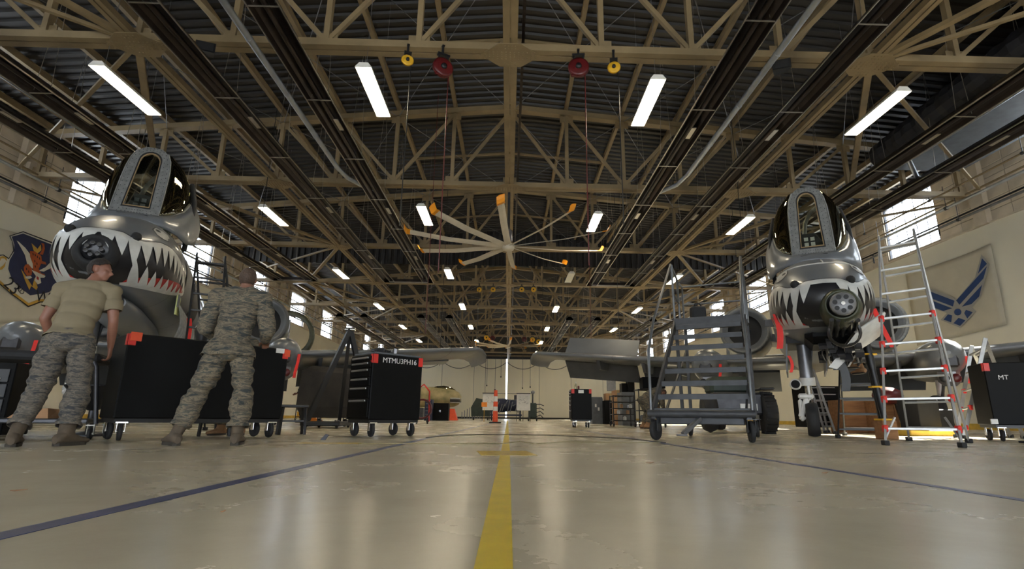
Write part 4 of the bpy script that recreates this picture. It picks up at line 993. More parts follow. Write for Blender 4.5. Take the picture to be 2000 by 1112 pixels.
        b.add(V, [(i*9+j, (i+1)*9+j, (i+1)*9+j+1, i*9+j+1) for i in range(8) for j in range(8)], True); b.build('open_avionics_bay', 'inlet_black', A)
        for k in range(5): MB().box((.765, 2.05+.0, 2.02+.17*k), (.03, .9, .015), Matrix.Rotation(0, 3, 'X')).build('bay_rib', 'black_matte', A).location = (0, .45, 0)
        for k in range(6):
            MB().box((.772-.004*k, 3.2+.12*k, 2.2+.05*(k % 3)), (.05, .07, .2), None, .01).build('avionics_unit', ('grey_metal', 'dark_metal')[k % 2], A)
        for k in range(8):
            y = 1.95+.24*k; b = MB(); rr = []
            for j in range(8):
                t = j/7; rr.append([(.77+.17*math.sin(t*2.6)-.10*t, y+dy-.2*t, 1.93-(.85 if k < 5 else .6)*t) for dy in (0, .17)])
            V = [p for r_ in rr for p in r_]; n = len(V); V += [(x+.015, y_, z) for x, y_, z in V]; Fs = [(2*i, 2*i+1, 2*i+3, 2*i+2) for i in range(7)]; Fs += [tuple(n+q for q in f)[::-1] for f in Fs]+[(2*i, 2*i+2, n+2*i+2, n+2*i) for i in range(7)]+[(2*i+1, 2*i+3, n+2*i+3, n+2*i+1) for i in range(7)]
            b.add(V, Fs, True); b.build('hanging_door_slat', 'frame_grey', A)
        MB().box((.80, 1.90, 1.88), (.015, .34, .40), Matrix.Rotation(R(8), 3, 'X')).build('yellow_tag', mat('tag_yellow', (.52, .55, .22), .6), A)
        MB().box((.81, 1.86, 1.92), (.015, .2, .22), Matrix.Rotation(R(8), 3, 'X')).build('tag_window', 'case_grey', A)
        ribbon(.93, 2.45, 1.75, .62, .08); 
    return A
right_jet = aircraft('attack_aircraft', 'grey shark mouthed aircraft on the right with its seven barrel gun exposed', (4.72, 8.0, 0), R(-28), 'right')
left_jet = aircraft('attack_aircraft', 'grey shark mouthed aircraft on the left behind the two men', (-5.35, 6.6, 0), R(25), 'left')
right_jet.location = (4.93, 8.0, 0)
left_jet.location = (-5.80, 7.2, 0.40); left_jet.rotation_euler = (R(-3.25), 0, R(23))
# ------------------------------------------------------------------ people
def cap(b, p, q, r1, r2, n=14, sx=1.0):
    p, q = Vector(p), Vector(q); d = (q-p); L_ = d.length
    if L_ < 1e-5: return
    dn = d/L_; pts = []; rs = []
    for a in (80, 55, 30): pts.append(p-dn*r1*math.sin(R(a))); rs.append(max(.002, r1*math.cos(R(a))))
    for t in (0, .33, .66, 1): pts.append(p+d*t); rs.append(r1+(r2-r1)*t)
    for a in (30, 55, 80): pts.append(q+dn*r2*math.sin(R(a))); rs.append(max(.002, r2*math.cos(R(a))))
    b.tube(pts, rs, n)
def hand(b, wr, d, pn, r=0.9, curl=0.6, side=1):
    # wrist, direction to knuckles, palm normal
    wr, d, pn = Vector(wr), Vector(d).normalized(), Vector(pn); pn = (pn-d*pn.dot(d)).normalized(); s_ = d.cross(pn)*side
    for k, L_ in zip((-1.5, -.5, .5, 1.5), (.078, .086, .080, .064)):
        k0 = wr+d*0.095+s_*k*0.021; cap(b, wr+d*.02+s_*k*.012, k0, .017, .0115, 8)
        a = curl; d1 = d*math.cos(a*.6)+pn*math.sin(a*.6); d2 = d*math.cos(a*1.5)+pn*math.sin(a*1.5); d3 = d*math.cos(a*2.2)+pn*math.sin(a*2.2)
        p1 = k0+d1*L_*.48; p2 = p1+d2*L_*.32; p3 = p2+d3*L_*.25
        cap(b, k0, p1, .0105, .0095, 8); cap(b, p1, p2, .0095, .0085, 8); cap(b, p2, p3, .0085, .0075, 8)
    t0 = wr+d*.025-s_*.028; t1 = t0+d*.038-s_*.026+pn*.015; t2 = t1+d*.032-s_*.004+pn*.016; cap(b, t0, t1, .015, .0125, 8); cap(b, t1, t2, .012, .0095, 8)
SEG = ['head', 'torso', 'uarm', 'farm', 'thigh', 'shin', 'foot', 'hand']
def person(label, J, loc, rz, outfit, vox=0.011, hair='hair', skinm='skin', folds=1.0, sleeves='short', boot='boot', scale=1.0, face_dir=(0, 1, 0)):
    """J: joints in local metres, +Y is the way the person faces, +X to their right"""
    P = thing('person', label, 'person', loc, rz); P.scale = (scale,)*3
    b = MB(); V_ = {k: Vector(v) for k, v in J.items() if isinstance(v, tuple)}
    pel, wai, che, nek, hd = V_['pelvis'], V_['waist'], V_['chest'], V_['neck'], V_['head']
    sh = (V_['sr']-V_['sl']).normalized(); up = (nek-pel).normalized(); fw = up.cross(sh)*1.0
    if fw.dot(Vector((0, 1, 0))) < 0 and 'anyface' not in J: fw = -fw
    hips = (V_['hr']-V_['hl']).normalized()
    def rotm(x, z): y = z.cross(x).normalized(); x = y.cross(z).normalized(); return Matrix((x, y, z)).transposed()
    rt = rotm(sh, up); rh = rotm(hips, (wai-pel).normalized())
    b.ell(pel, (.165, .12, .12), 18, 10, rh); b.ell(pel-rh @ Vector((0, .035, .04)), (.155, .11, .10), 18, 10, rh)
    b.ell((pel+wai)/2, (.145, .105, .13), 18, 10, rh); b.ell(wai, (.145, .105, .13), 18, 10, rt); b.ell((wai+che)/2, (.158, .115, .15), 18, 10, rt)
    b.ell(che, (.178, .125, .165), 18, 10, rt); b.ell(che+up*.10, (.165, .105, .10), 18, 10, rt)
    cap(b, V_['sl'], V_['sr'], .062, .062); cap(b, V_['sl']+up*.01, nek, .052, .058); cap(b, V_['sr']+up*.01, nek, .052, .058)
    hu = Vector(J.get('headup', up)).normalized(); fd = Vector(face_dir); fd = (fd-hu*fd.dot(hu)).normalized(); hx = fd.cross(hu); rhd = Matrix((hx, fd, hu)).transposed()
    cap(b, nek, hd-hu*.05, .062, .057)
    b.ell(hd+rhd @ Vector((0, -.015, .02)), (.077, .097, .098), 20, 12, rhd); b.ell(hd+rhd @ Vector((0, .022, -.035)), (.062, .072, .078), 18, 10, rhd)
    b.ell(hd+rhd @ Vector((0, .062, -.088)), (.028, .026, .024), 12, 8, rhd)
    cap(b, hd+rhd @ Vector((0, .088, .0)), hd+rhd @ Vector((0, .112, -.034)), .009, .0145, 8)
    for s_ in (-1, 1):
        b.ell(hd+rhd @ Vector((s_*.018, .080, .018)), (.022, .014, .010), 10, 6, rhd); b.ell(hd+rhd @ Vector((s_*.078, -.004, -.012)), (.010, .019, .032), 10, 8, rhd)
        b.ell(hd+rhd @ Vector((s_*.035, .070, -.025)), (.022, .02, .02), 10, 6, rhd)
    b.ell(hd+rhd @ Vector((0, .086, -.058)), (.024, .012, .008), 10, 6, rhd)
    segs = []
    def lim(p, q, r1, r2, reg, mid=None):
        if mid: m = (V_[p]+V_[q])/2; cap(b, V_[p], m, r1, mid); cap(b, m, V_[q], mid, r2)
        else: cap(b, V_[p], V_[q], r1, r2)
        segs.append((V_[p], V_[q], reg))
    for s_ in 'lr':
        lim('s'+s_, 'e'+s_, .056, .042, 'uarm', .053); lim('e'+s_, 'w'+s_, .043, .027, 'farm', .041)
        lim('h'+s_, 'k'+s_, .092, .058, 'thigh', .082); lim('k'+s_, 'a'+s_, .058, .04, 'shin', .060)
        f_ = V_['a'+s_]; td = V_['t'+s_]; cap(b, f_-Vector((0, 0, .02)), f_.lerp(td, .8), .036, .024)
        segs.append((f_-Vector((0, 0, .02)), td, 'foot'))
        hd_ = Vector(J.get('hd'+s_, V_['w'+s_]-V_['e'+s_])).normalized(); hand(b, V_['w'+s_], hd_, J.get('pn'+s_, (0, 1, 0)), 1, J.get('curl', .55), 1 if s_ == 'l' else -1)
        segs.append((V_['w'+s_]+hd_*.04, V_['w'+s_]+hd_*.17, 'hand'))
    segs += [(pel-up*.02, che+up*.12, 'torso'), (V_['sl']*.75+V_['sr']*.25, V_['sl']*.25+V_['sr']*.75, 'torso'), (nek+up*.045, hd, 'head'), (hd, hd+hu*.05, 'head')]
    body = b.build('body', skinm, P)
    rm = body.modifiers.new('fuse', 'REMESH'); rm.mode = 'VOXEL'; rm.voxel_size = vox; rm.use_smooth_shade = True
    sm = body.modifiers.new('relax', 'SMOOTH'); sm.iterations = 4; sm.factor = .5
    bpy.context.view_layer.update(); dg = bpy.context.evaluated_depsgraph_get()
    me = bpy.data.meshes.new_from_object(body.evaluated_get(dg)); body.modifiers.clear(); body.data = me
    me.materials.clear(); me.materials.append(M[skinm])
    n = len(me.vertices); co = np.zeros(n*3); me.vertices.foreach_get('co', co); co = co.reshape(-1, 3)
    no = np.zeros(n*3); me.vertices.foreach_get('normal', no); no = no.reshape(-1, 3)
    best = np.full(n, 1e9); reg = np.zeros(n, int); tt = np.zeros(n)
    radius = {'torso': .13, 'thigh': .08, 'shin': .055, 'uarm': .05, 'farm': .04, 'head': .09, 'hand': .04, 'foot': .04}
    for p, q, rg in segs:
        p, q = np.array(p), np.array(q); d = q-p; t = np.clip(((co-p) @ d)/max(1e-9, d @ d), 0, 1); ds = np.linalg.norm(co-(p+t[:, None]*d), axis=1)-radius[rg]
        m_ = ds < best; best[m_] = ds[m_]; reg[m_] = SEG.index(rg); tt[m_] = t[m_]
    pol = np.zeros(len(me.loops), int); me.loops.foreach_get('vertex_index', pol)
    polys = [tuple(p.vertices) for p in me.polygons]
    rg_ = lambda s_: SEG.index(s_)
    # height of the belt: verts below waist plane belong to trousers
    upn = np.array((wai-pel).normalized()); relw = (co-np.array(pel)) @ upn
    def cloth(name, mask, off, m_, fold, sc_=9, th=0.004, flare=None):
        pv = np.array([all(mask[v] for v in p) for p in polys]); used = sorted({v for p, k in zip(polys, pv) if k for v in p}); mp = {v: i for i, v in enumerate(used)}
        Vv = []
        for v in used:
            c_ = Vector(co[v]); nn = Vector(no[v]); f_ = noise.noise(Vector((c_.x*sc_, c_.y*sc_, c_.z*sc_*2.2)))*fold+noise.noise(Vector((c_.x*sc_*.4+5, c_.y*sc_*.4, c_.z*sc_*.7)))*fold*.9
            o_ = off[v] if hasattr(off, '__len__') else off
            Vv.append(c_+nn*(max(.003, o_+f_)))
        b2 = MB(); b2.add(Vv, [tuple(mp[v] for v in p) for p, k in zip(polys, pv) if k], True); o = b2.build(name, m_, P)
        s2 = o.modifiers.new('s', 'SMOOTH'); s2.iterations = 3; s2.factor = .5
        s3 = o.modifiers.new('t', 'SOLIDIFY'); s3.thickness = th; s3.offset = 1
        return o
    top, bottom = outfit
    is_t = (reg == rg_('torso')); ua = (reg == rg_('uarm')); fa = (reg == rg_('farm'))
    sleeve = ua & (tt < .66) if sleeves == 'short' else (ua | (fa & (tt < .93)))
    relb = -0.02 if sleeves == 'short' else -0.10
    nk = (co-np.array(nek)) @ np.array(hu) < (0.015 if sleeves == 'short' else .035)
    shirt = ((is_t & (relw > relb)) | sleeve | ((reg == rg_('thigh')) & (relw > relb)) ) & nk
    off = np.full(n, .014); off += np.clip(.10-relw, 0, .2)*.10; off[ua & (tt > .3)] += .012
    if sleeves != 'short': off += .006
    cloth('shirt', shirt, off, top, .010*folds, 8)
    tr = ((is_t & (relw < relb+.07)) | (reg == rg_('thigh')) | ((reg == rg_('shin')) & (tt < .80)))
    off = np.full(n, .010); th_ = (reg == rg_('thigh')); off[th_] = .016+.014*tt[th_]; sh_ = (reg == rg_('shin')); off[sh_] = .030+.008*np.sin(np.clip(tt[sh_], 0, 1)*7); off[sh_ & (tt > .7)] = .040
    off[is_t] = .006
    cloth('trousers', tr, off, bottom, .017*folds, 10)
    if sleeves == 'short':
        pass
    # boots: shaft from the shin plus a shaped foot
    for s_ in 'lr':
        a, t_ = V_['a'+s_], V_['t'+s_]; d = (t_-a); d.z = 0; d.normalize() if d.length > 1e-4 else None; x = Vector((d.y, -d.x, 0)); k_ = V_['k'+s_]; up_ = (k_-a).normalized()
        bt = MB(); rr = []
        for h, rx, ry, dy in ((.17, .052, .06, 0), (.10, .05, .06, 0), (.04, .046, .062, .0), (-.0, .046, .075, .012)):
            rr.append([a+up_*h+x*(rx*math.cos(2*math.pi*k/16))+d*(dy+ry*math.sin(2*math.pi*k/16)) for k in range(16)])
        bt.loft(rr)
        g = a.z-0.085; rr = []
        for y, w_, h in ((-.085, .020, .06), (-.075, .036, .085), (-.03, .042, .115), (.03, .043, .115), (.07, .046, .09), (.12, .050, .066), (.17, .048, .055), (.205, .036, .045), (.222, .014, .03)):
            rr.append([Vector((a.x, a.y, g))+d*y+x*(w_*math.cos(2*math.pi*k/16)*(1 if math.sin(2*math.pi*k/16) > -.2 else 1.0))+Vector((0, 0, .018+h*.5+h*.5*math.sin(2*math.pi*k/16))) for k in range(16)])
        bt.loft(rr); bt.v = [tuple(Vector((a.x, a.y, v[2]))+(Vector((v[0]-a.x, v[1]-a.y, 0)))*1.17) for v in bt.v]; bo = bt.build('boot', boot, P)
        so = MB(); so.prism([Vector((a.x, a.y, g+.0))+d*y+x*w_ for y, w_ in ((-.092, .0), (-.08, .034), (-.03, .044), (.03, .043), (.12, .054), (.18, .050), (.215, .034), (.23, 0), (.215, -.034), (.18, -.050), (.12, -.054), (.03, -.043), (-.03, -.044), (-.08, -.034))], (0, 0, 1), .028); so.build('sole', 'sole', bo)
    # hair
    rel = (co-np.array(hd)) @ np.array(rhd)   # local head coordinates
    hm = (reg == rg_('head')) & ((rel[:, 2] > .006+.7*np.clip(rel[:, 1], -.2, .04)+np.clip(rel[:, 1]-.04, 0, 1)*.8) | ((rel[:, 1] < -.012) & (rel[:, 2] > -.065)) ) & (rel[:, 2] > -.075) & (np.abs(rel[:, 0]) < .084)
    hm &= ~((np.abs(rel[:, 0]) > .070) & (rel[:, 2] < .02) & (rel[:, 1] > -.03))
    if hm.any(): cloth('hair', hm, .004 if hair == 'hair_short' else .010, hair, .003, 40, .004)
    return P
# the near man in a tan T-shirt, stooping and looking up to the right
J1 = dict(pelvis=(0, -.03, .98), waist=(.0, .0, 1.12), chest=(.01, .10, 1.36), neck=(.02, .15, 1.545), head=(.05, .20, 1.70),
          sl=(-.19, .11, 1.455), sr=(.21, .13, 1.47), el=(-.27, .09, 1.16), wl=(-.22, .24, .95), er=(.27, .10, 1.17), wr=(.25, .23, .93),
          hl=(-.095, -.03, .94), hr=(.095, -.03, .94), kl=(-.17, .02, .50), kr=(.12, .05, .50), al=(-.20, -.16, .085), ar=(.13, -.07, .085), tl=(-.25, .03, .04), tr=(.20, .10, .04),
          headup=(.05, .12, 1), hdl=(0, .3, -1), hdr=(.0, .25, -1), pnl=(1, 0, 0), pnr=(-1, 0, 0), curl=.9)
def put(px, py): p = at_z(px, py, 0); return (p.x, p.y, 0)
q = at_z(95, 869, 0); s0 = 5.15/q.y
person('person in tan T-shirt and camouflage trousers stooping beside the left aircraft nose', J1, (q.x*s0, 5.15, 0), R(20), ('tshirt', 'camo_dark'), 0.010, 'hair', 'skin', 1.0, 'short', 'boot', 1.0, (.99, -.15, .10))
# the second man in full camouflage seen from behind, feet apart, hands at the cart
J2 = dict(pelvis=(0, 0, .93), waist=(0, .03, 1.08), chest=(.01, .10, 1.34), neck=(.02, .14, 1.52), head=(.03, .18, 1.665),
          sl=(-.21, .10, 1.445), sr=(.22, .10, 1.445), el=(-.28, .10, 1.13), wl=(-.22, .33, 1.03), er=(.29, .10, 1.13), wr=(.24, .33, 1.04),
          hl=(-.10, 0, .90), hr=(.10, 0, .90), kl=(-.24, .06, .49), kr=(.15, .06, .49), al=(-.36, -.01, .085), ar=(.16, .0, .085), tl=(-.45, .13, .04), tr=(.15, .2, .04),
          headup=(0, .12, 1), hdl=(.2, 1, .0), hdr=(-.1, 1, -.1), pnl=(0, 0, -1), pnr=(0, 0, -1), curl=.5)
q = at_z(415, 873, 0); s0 = 5.45/q.y
person('person in full camouflage uniform, feet apart, back to the camera, at the long black cart', J2, (q.x*s0+.04, 5.45, 0), R(14), ('camo', 'camo'), 0.010, 'hair_short', 'skin_dark', 1.25, 'long', 'boot', 1.02, (.0, 1, -.05))
# man behind the cart, only his tan boots show under it
J3 = dict(pelvis=(0, 0, .93), waist=(0, .03, 1.06), chest=(0, .04, 1.30), neck=(0, .05, 1.48), head=(0, .09, 1.6), sl=(-.2, .04, 1.41), sr=(.2, .04, 1.41), el=(-.26, .02, 1.15), wl=(-.15, .2, 1.2), er=(.26, .02, 1.15), wr=(.15, .2, 1.2),
          hl=(-.1, 0, .9), hr=(.1, 0, .9), kl=(-.13, .05, .49), kr=(.13, .05, .49), al=(-.16, 0, .085), ar=(.16, 0, .085), tl=(-.2, .13, .04), tr=(.2, .13, .04), hdl=(0, 1, 0), hdr=(0, 1, 0), pnl=(0, 0, -1), pnr=(0, 0, -1), headup=(0, .5, 1))
p3 = person('person hidden behind the long cart, only tan boots showing under it', J3, (0, 0, 0), R(180), ('camo', 'camo'), 0.016, 'hair_short', 'skin', 1.0, 'long', 'boot_tan', .92, (0, 1, -.3))
q = at_y(457, 800, 8.0); p3.location = (q.x, 8.0, 0)
# person bending behind the rolling stairs
J4 = dict(pelvis=(0, 0, .82), waist=(0, .10, .93), chest=(0, .32, 1.05), neck=(0, .50, 1.08), head=(0, .62, 1.05), sl=(-.2, .38, 1.02), sr=(.2, .38, 1.02), el=(-.22, .45, .76), wl=(-.15, .55, .6), er=(.22, .45, .76), wr=(.15, .55, .6),
          hl=(-.1, 0, .8), hr=(.1, 0, .8), kl=(-.13, .14, .46), kr=(.13, .14, .46), al=(-.14, 0, .085), ar=(.14, 0, .085), tl=(-.16, .13, .04), tr=(.16, .13, .04), hdl=(0, .3, -1), hdr=(0, .3, -1), pnl=(1, 0, 0), pnr=(-1, 0, 0), headup=(0, 1, .1))
p4 = person('person in camouflage bending over beside the shelf carts behind the rolling stairs', J4, (0, 0, 0), R(-80), ('camo', 'camo'), 0.018, 'hair_short', 'skin', 1.0, 'long', 'boot_tan', 1.0, (0, .3, -1))
q = at_y(1278, 800, 16.2); p4.location = (q.x-.3, 16.2, 0)
# person on the black ladder under the right aircraft
J5 = dict(pelvis=(0, 0, .93), waist=(0, .03, 1.08), chest=(0, .06, 1.32), neck=(0, .08, 1.5), head=(0, .12, 1.6), sl=(-.2, .06, 1.42), sr=(.2, .06, 1.42), el=(-.3, .16, 1.55), wl=(-.2, .3, 1.72), er=(.3, .16, 1.55), wr=(.2, .3, 1.72),
          hl=(-.1, 0, .9), hr=(.1, 0, .9), kl=(-.15, .12, .52), kr=(.14, .10, .49), al=(-.13, -.12, .17), ar=(.13, -.02, .085), tl=(-.14, .02, .11), tr=(.15, .11, .04), hdl=(0, .1, 1), hdr=(0, .1, 1), pnl=(0, 1, 0), pnr=(0, 1, 0), headup=(0, -.3, 1))
p5 = person('person in camouflage and tan boots standing on the black ladder under the right aircraft', J5, (0, 0, 0), R(15), ('camo', 'camo'), 0.015, 'hair_short', 'skin', 1.1, 'long', 'boot_tan', .95, (0, 1, .3))
# walker in dark clothes behind the left wing
J6 = dict(pelvis=(0, -.02, .95), waist=(0, .03, 1.10), chest=(0, .10, 1.34), neck=(0, .16, 1.52), head=(0, .22, 1.66), sl=(-.2, .10, 1.45), sr=(.2, .10, 1.45), el=(-.25, -.02, 1.2), wl=(-.22, .1, .98), er=(.25, .2, 1.2), wr=(.2, .38, 1.1),
          hl=(-.1, -.02, .92), hr=(.1, -.02, .92), kl=(-.11, .14, .5), kr=(.11, -.10, .5), al=(-.11, .10, .085), ar=(.11, -.42, .12), tl=(-.11, .25, .04), tr=(.11, -.30, .05), hdl=(0, .3, -1), hdr=(0, .8, -.3), pnl=(1, 0, 0), pnr=(-1, 0, 0))
p6 = person('person in dark clothes walking behind the left wing pod', J6, (0, 0, 0), R(110), ('dark_cloth', 'dark_cloth'), 0.016, 'hair', 'skin', .7, 'long', 'boot', 1.0, (0, 1, -.2))
q = at_y(597, 800, 21.5); p6.location = (q.x, 21.5, 0)
# ------------------------------------------------------------------ ground equipment
def caster(b_parent, x, y, r, m_='rubber', fork='chrome', w_=0.045, dual=False, ang=0.0, ztop=None):
    t = bpy.data.objects.new('caster', None)
    fk = MB(); zt = ztop or r*2.5
    for s_ in (-1, 1): fk.box((s_*(w_*.75+.004), 0, r+ (zt-r)/2), (.006, r*.7, zt-r+.02), None, .002)
    fk.box((0, 0, zt-.006), (w_*2.4, r*1.5, .012)); f = fk.build('caster', fork, b_parent); f.location = (x, y, 0); f.rotation_euler = (0, 0, ang)
    wh = MB(); wh.lathe([(.01, -w_*.4), (r*.55, -w_*.45), (r*.8, -w_*.5), (r*.96, -w_*.4), (r, 0), (r*.96, w_*.4), (r*.8, w_*.5), (r*.55, w_*.45), (.01, w_*.4)], 22, (0, 0, r), 'X'); wh.build('wheel', m_, f)
    MB().tube([(-w_*.9, 0, r), (w_*.9, 0, r)], r*.16, 10).build('axle', fork, f)
    return f
def tool_cart(label, loc, rz, W, Dp, H_, zb, drawers, txt=None, side='x', red='red', group='black tool carts', r=0.085, door_on='long'):
    """box W (x) by Dp (y), base at zb; drawers on the -x face; front is -y"""
    t = thing('tool_cart', label, 'tool cart', loc, rz, group)
    MB().box((0, 0, (zb+H_)/2), (W, Dp, H_-zb), None, .012).build('cabinet_body', 'black_cart', t)
    MB().box((0, 0, zb-.02), (W-.04, Dp-.04, .05)).build('base_frame', 'black_paint', t)
    if drawers:
        hh = (H_-zb-.06); z = H_-.03
        fr = [.09, .11, .15, .15, .2, .3][:drawers]; s_ = sum(fr)
        for k, f_ in enumerate(fr):
            h = hh*f_/s_; d_ = MB().box((-W/2-.008, 0, z-h/2), (.022, Dp-.05, h-.012), None, .004).build('drawer', 'black_cart', t)
            MB().box((-W/2-.028, 0, z-.030), (.02, Dp-.16, .026), None, .006).build('drawer_pull', 'handle_metal', d_); z -= h
    for x in (-W/2+.04, W/2-.04):
        MB().box((x, -Dp/2-.004, H_-.07), (.075, .012, .13), None, .003).build('corner_bumper', red, t)
    MB().box((-W/2-.004, -Dp/2+.03, H_-.07), (.012, .05, .13), None, .003).build('corner_bumper', red, t)
    for x in (-W/2+.1, W/2-.1):
        for y in (-Dp/2+.08, Dp/2-.08): caster(t, x, y, r, 'rubber', 'chrome', .045, False, .1*x+.4*y, zb-.035)
    if txt: text(txt, .105, (0.02, -Dp/2-.004, H_-.085), (R(90), 0, 0), 'white', 'stencil', t, .0015, 1.0)
    return t
def two(pa, Ya, pb, Yb):
    a = at_y(pa[0], pa[1], Ya); c = at_y(pb[0], pb[1], Yb); return a, c
# long black cart in front of the left aircraft
a, c = two((228, 780), 6.0, (553, 780), 7.35); mid = (a+c)/2; ang = math.atan2(c.y-a.y, c.x-a.x); Lc = math.hypot(c.x-a.x, c.y-a.y); nrm2 = Vector((-math.sin(ang), math.cos(ang), 0))
t = tool_cart('long black rolling cabinet with a plain black back, behind the man in full camouflage', (mid.x+nrm2.x*.3, mid.y+nrm2.y*.3, 0), ang, Lc, .6, 1.16, .235, 0, None, r=.10)
MB().box((-Lc/2+.07, -.306, 1.125), (.11, .014, .10), None, .004).build('red_bumper', 'orange_red', t); MB().box((Lc/2-.02, -.309, 1.10), (.075, .012, .09)).build('red_reflector', 'orange_red', t)
MB().box((Lc/2-.12, -.309, 1.125), (.11, .010, .06)).build('white_card', 'white', t)
tray = thing('drain_cup', 'small dark flared cup with a bright rim on the long black cabinet', 'cup', (mid.x-.28, mid.y+.15, 1.16), 0)
MB().lathe([(.05, 0), (.085, .13), (.09, .19)], 16).build('cup_body', 'black_paint', tray); MB().lathe([(.088, .185), (.094, .19), (.088, .215)], 16).build('rim', 'chrome', tray)
for k in range(5): 
    u = -.55+.09*k; p = Vector((mid.x, mid.y, 0))+Vector((math.cos(ang), math.sin(ang), 0))*u+nrm2*.25
    tag(MB().box((0, 0, .012), (.075, .05, .022), None, .004).build('pouch', 'red' if k < 3 else 'black_paint'), 'small %s packet on top of the long black cabinet, %s from the left' % ('red' if k < 3 else 'black', ORD[k]), 'packet', 'packets on the long cabinet').location = (p.x, p.y, 1.16)
# stencilled cart
a, c = two((722, 780), 7.7, (821, 780), 8.3); ang = math.atan2(c.y-a.y, c.x-a.x); W_ = math.hypot(c.x-a.x, c.y-a.y); nr = Vector((-math.sin(ang), math.cos(ang), 0)); ctr = (a+c)/2+nr*.30
t = tool_cart('black tool cart with six drawers and white stencil MTMU3PH16', (ctr.x, ctr.y, 0), ang, W_, .62, 1.16, .235, 6, 'MTMU3PH16', r=.095)
MB().box((0, 0, 1.175), (W_-.06, .58, .03), None, .008).build('work_top', 'case_grey', t)
for k in range(7):
    p = ctr+Vector((math.cos(ang), math.sin(ang), 0))*(-.36+.07*k)+nr*(-.20+.05*((k*3) % 5)); 
    b = MB(); b.box((0, 0, .02+.01*(k % 3)), (.05, .12, .04+.02*(k % 3)), Matrix.Rotation(k*.7, 3, 'Z'), .006); b.tube([(0, 0, .03), (.05, .02, .06)], .012, 6)
    tag(b.build('hand_tool', 'grey_metal' if k % 2 else 'black_paint'), 'small metal tool lying on the stencilled cart, %s from its drawer side' % ORD[k], 'tool', 'tools on the stencilled cart').location = (p.x, p.y, 1.19)
# small cart beyond the wing tip
a, c = two((1117, 800), 16.4, (1156, 800), 16.4); W_ = c.x-a.x; t = tool_cart('small black tool cart alone on the open floor right of the yellow line', ((a.x+c.x)/2, 16.4+.3, 0), R(0), W_, .62, 1.14, .235, 6, None, r=.08)
MB().box((-.02, -.318, 1.06), (.16, .012, .09)).build('label_card', 'white', t)
bt = thing('bottle', 'small drinks bottle on the small black tool cart', 'bottle', (a.x+.15, 16.6, 1.14)); MB().lathe([(.035, 0), (.038, .02), (.038, .11), (.016, .16), (.014, .19)], 12).build('bottle_body', 'glass_side', bt); MB().lathe([(.017, .185), (.017, .21)], 10).build('cap', 'white', bt)
tag(MB().lathe([(.03, 0), (.032, .09), (.01, .10)], 12).build('can', 'dark_red'), 'small dark red can beside the bottle', 'can').location = (a.x+.23, 16.55, 1.14)
# cart cut by the right edge
a = at_y(1955, 780, 8.3); t = tool_cart('black cart cut off by the right edge of the view, lettered MT', (a.x+.55, 8.3+.2, 0), R(-22), 1.1, .62, 1.22, .25, 0, None, r=.09)
text('MT', .10, (-.32, -.314, .98), (R(90), 0, 0), 'white', 'stencil', t)
tag(MB().box((0, 0, .0), (.4, .5, .025), None, .006).build('foot_plate', 'black_matte'), 'flat black base plate on the floor in front of the right edge cart', 'plate').location = (a.x+.05, 7.75, .0135)
MB().box((-.56, -.35, .30), (.09, .03, .08), None, .004).build('white_tag', 'white', t)
# rolling table, far left
t = thing('rolling_table', 'dark rolling tubular table at the left edge behind the tan shirted man', 'table', (-5.35, 6.3, 0), R(20))
def tubeframe(z, w_, d_, r_, m_): 
    b = MB(); pts = [(-w_/2, -d_/2, z), (w_/2, -d_/2, z), (w_/2, d_/2, z), (-w_/2, d_/2, z), (-w_/2, -d_/2, z)]; b.tube(pts, r_, 8); return b
MB().box((0, 0, .90), (1.25, .6, .10), None, .03).build('table_top', 'black_matte', t); MB().box((0, 0, .20), (1.25, .6, .05), None, .01).build('bottom_shelf', 'dark_metal', t)
for sx in (-1, 1):
    for sy in (-1, 1): MB().tube([(sx*.70, sy*.28, .17), (sx*.60, sy*.27, .80), (sx*.54, sy*.26, .90)], .024, 8).build('leg', 'dark_metal', t); caster(t, sx*.66, sy*.26, .065, 'rubber', 'white_paint', .035)
for k, (x, c_, lab) in enumerate(((-.15, 'cardboard', 'tan folded cloth on the bottom shelf of the rolling table'),)):
    b = MB(); b.loft([[(-.22, -.15, 0), (.22, -.15, 0), (.22, .15, 0), (-.22, .15, 0)], [(-.12, -.12, .09), (.16, -.10, .11), (.12, .1, .1), (-.10, .1, .06)]], True, True, False); tag(b.build('folded_cloth', 'cardboard'), lab, 'cloth').location = (-5.25, 6.3, .226)
t = thing('floor_cabinet', 'black drawer cabinet against the table at the far left edge', 'cabinet', (-6.4, 6.9, 0), R(12)); MB().box((0, 0, .45), (.7, .5, .86), None, .01).build('cabinet_body', 'black_cart', t)
for k in range(4): MB().box((.0, -.255, .18+.18*k), (.6, .02, .16), None, .004).build('drawer', 'black_paint', t)
for k in range(3): MB().box((.18, -.27, .25+.2*k), (.09, .01, .08)).build('label_card', 'white', t)
# metal parts basin with the white strut behind the stooping man's legs
t = thing('oil_funnel', 'black conical drain funnel on a stand behind the tan shirted man', 'funnel', (-5.42, 7.3, 0), 0)
MB().lathe([(.05, .32), (.12, .36), (.34, .62), (.35, .64), (.33, .64)], 22).build('cone', 'black_paint', t); MB().tube([(0, 0, .04), (0, 0, .34)], .04, 10).build('stem', 'dark_metal', t); MB().lathe([(.22, .0), (.22, .03), (.03, .06)], 18).build('foot', 'dark_metal', t)
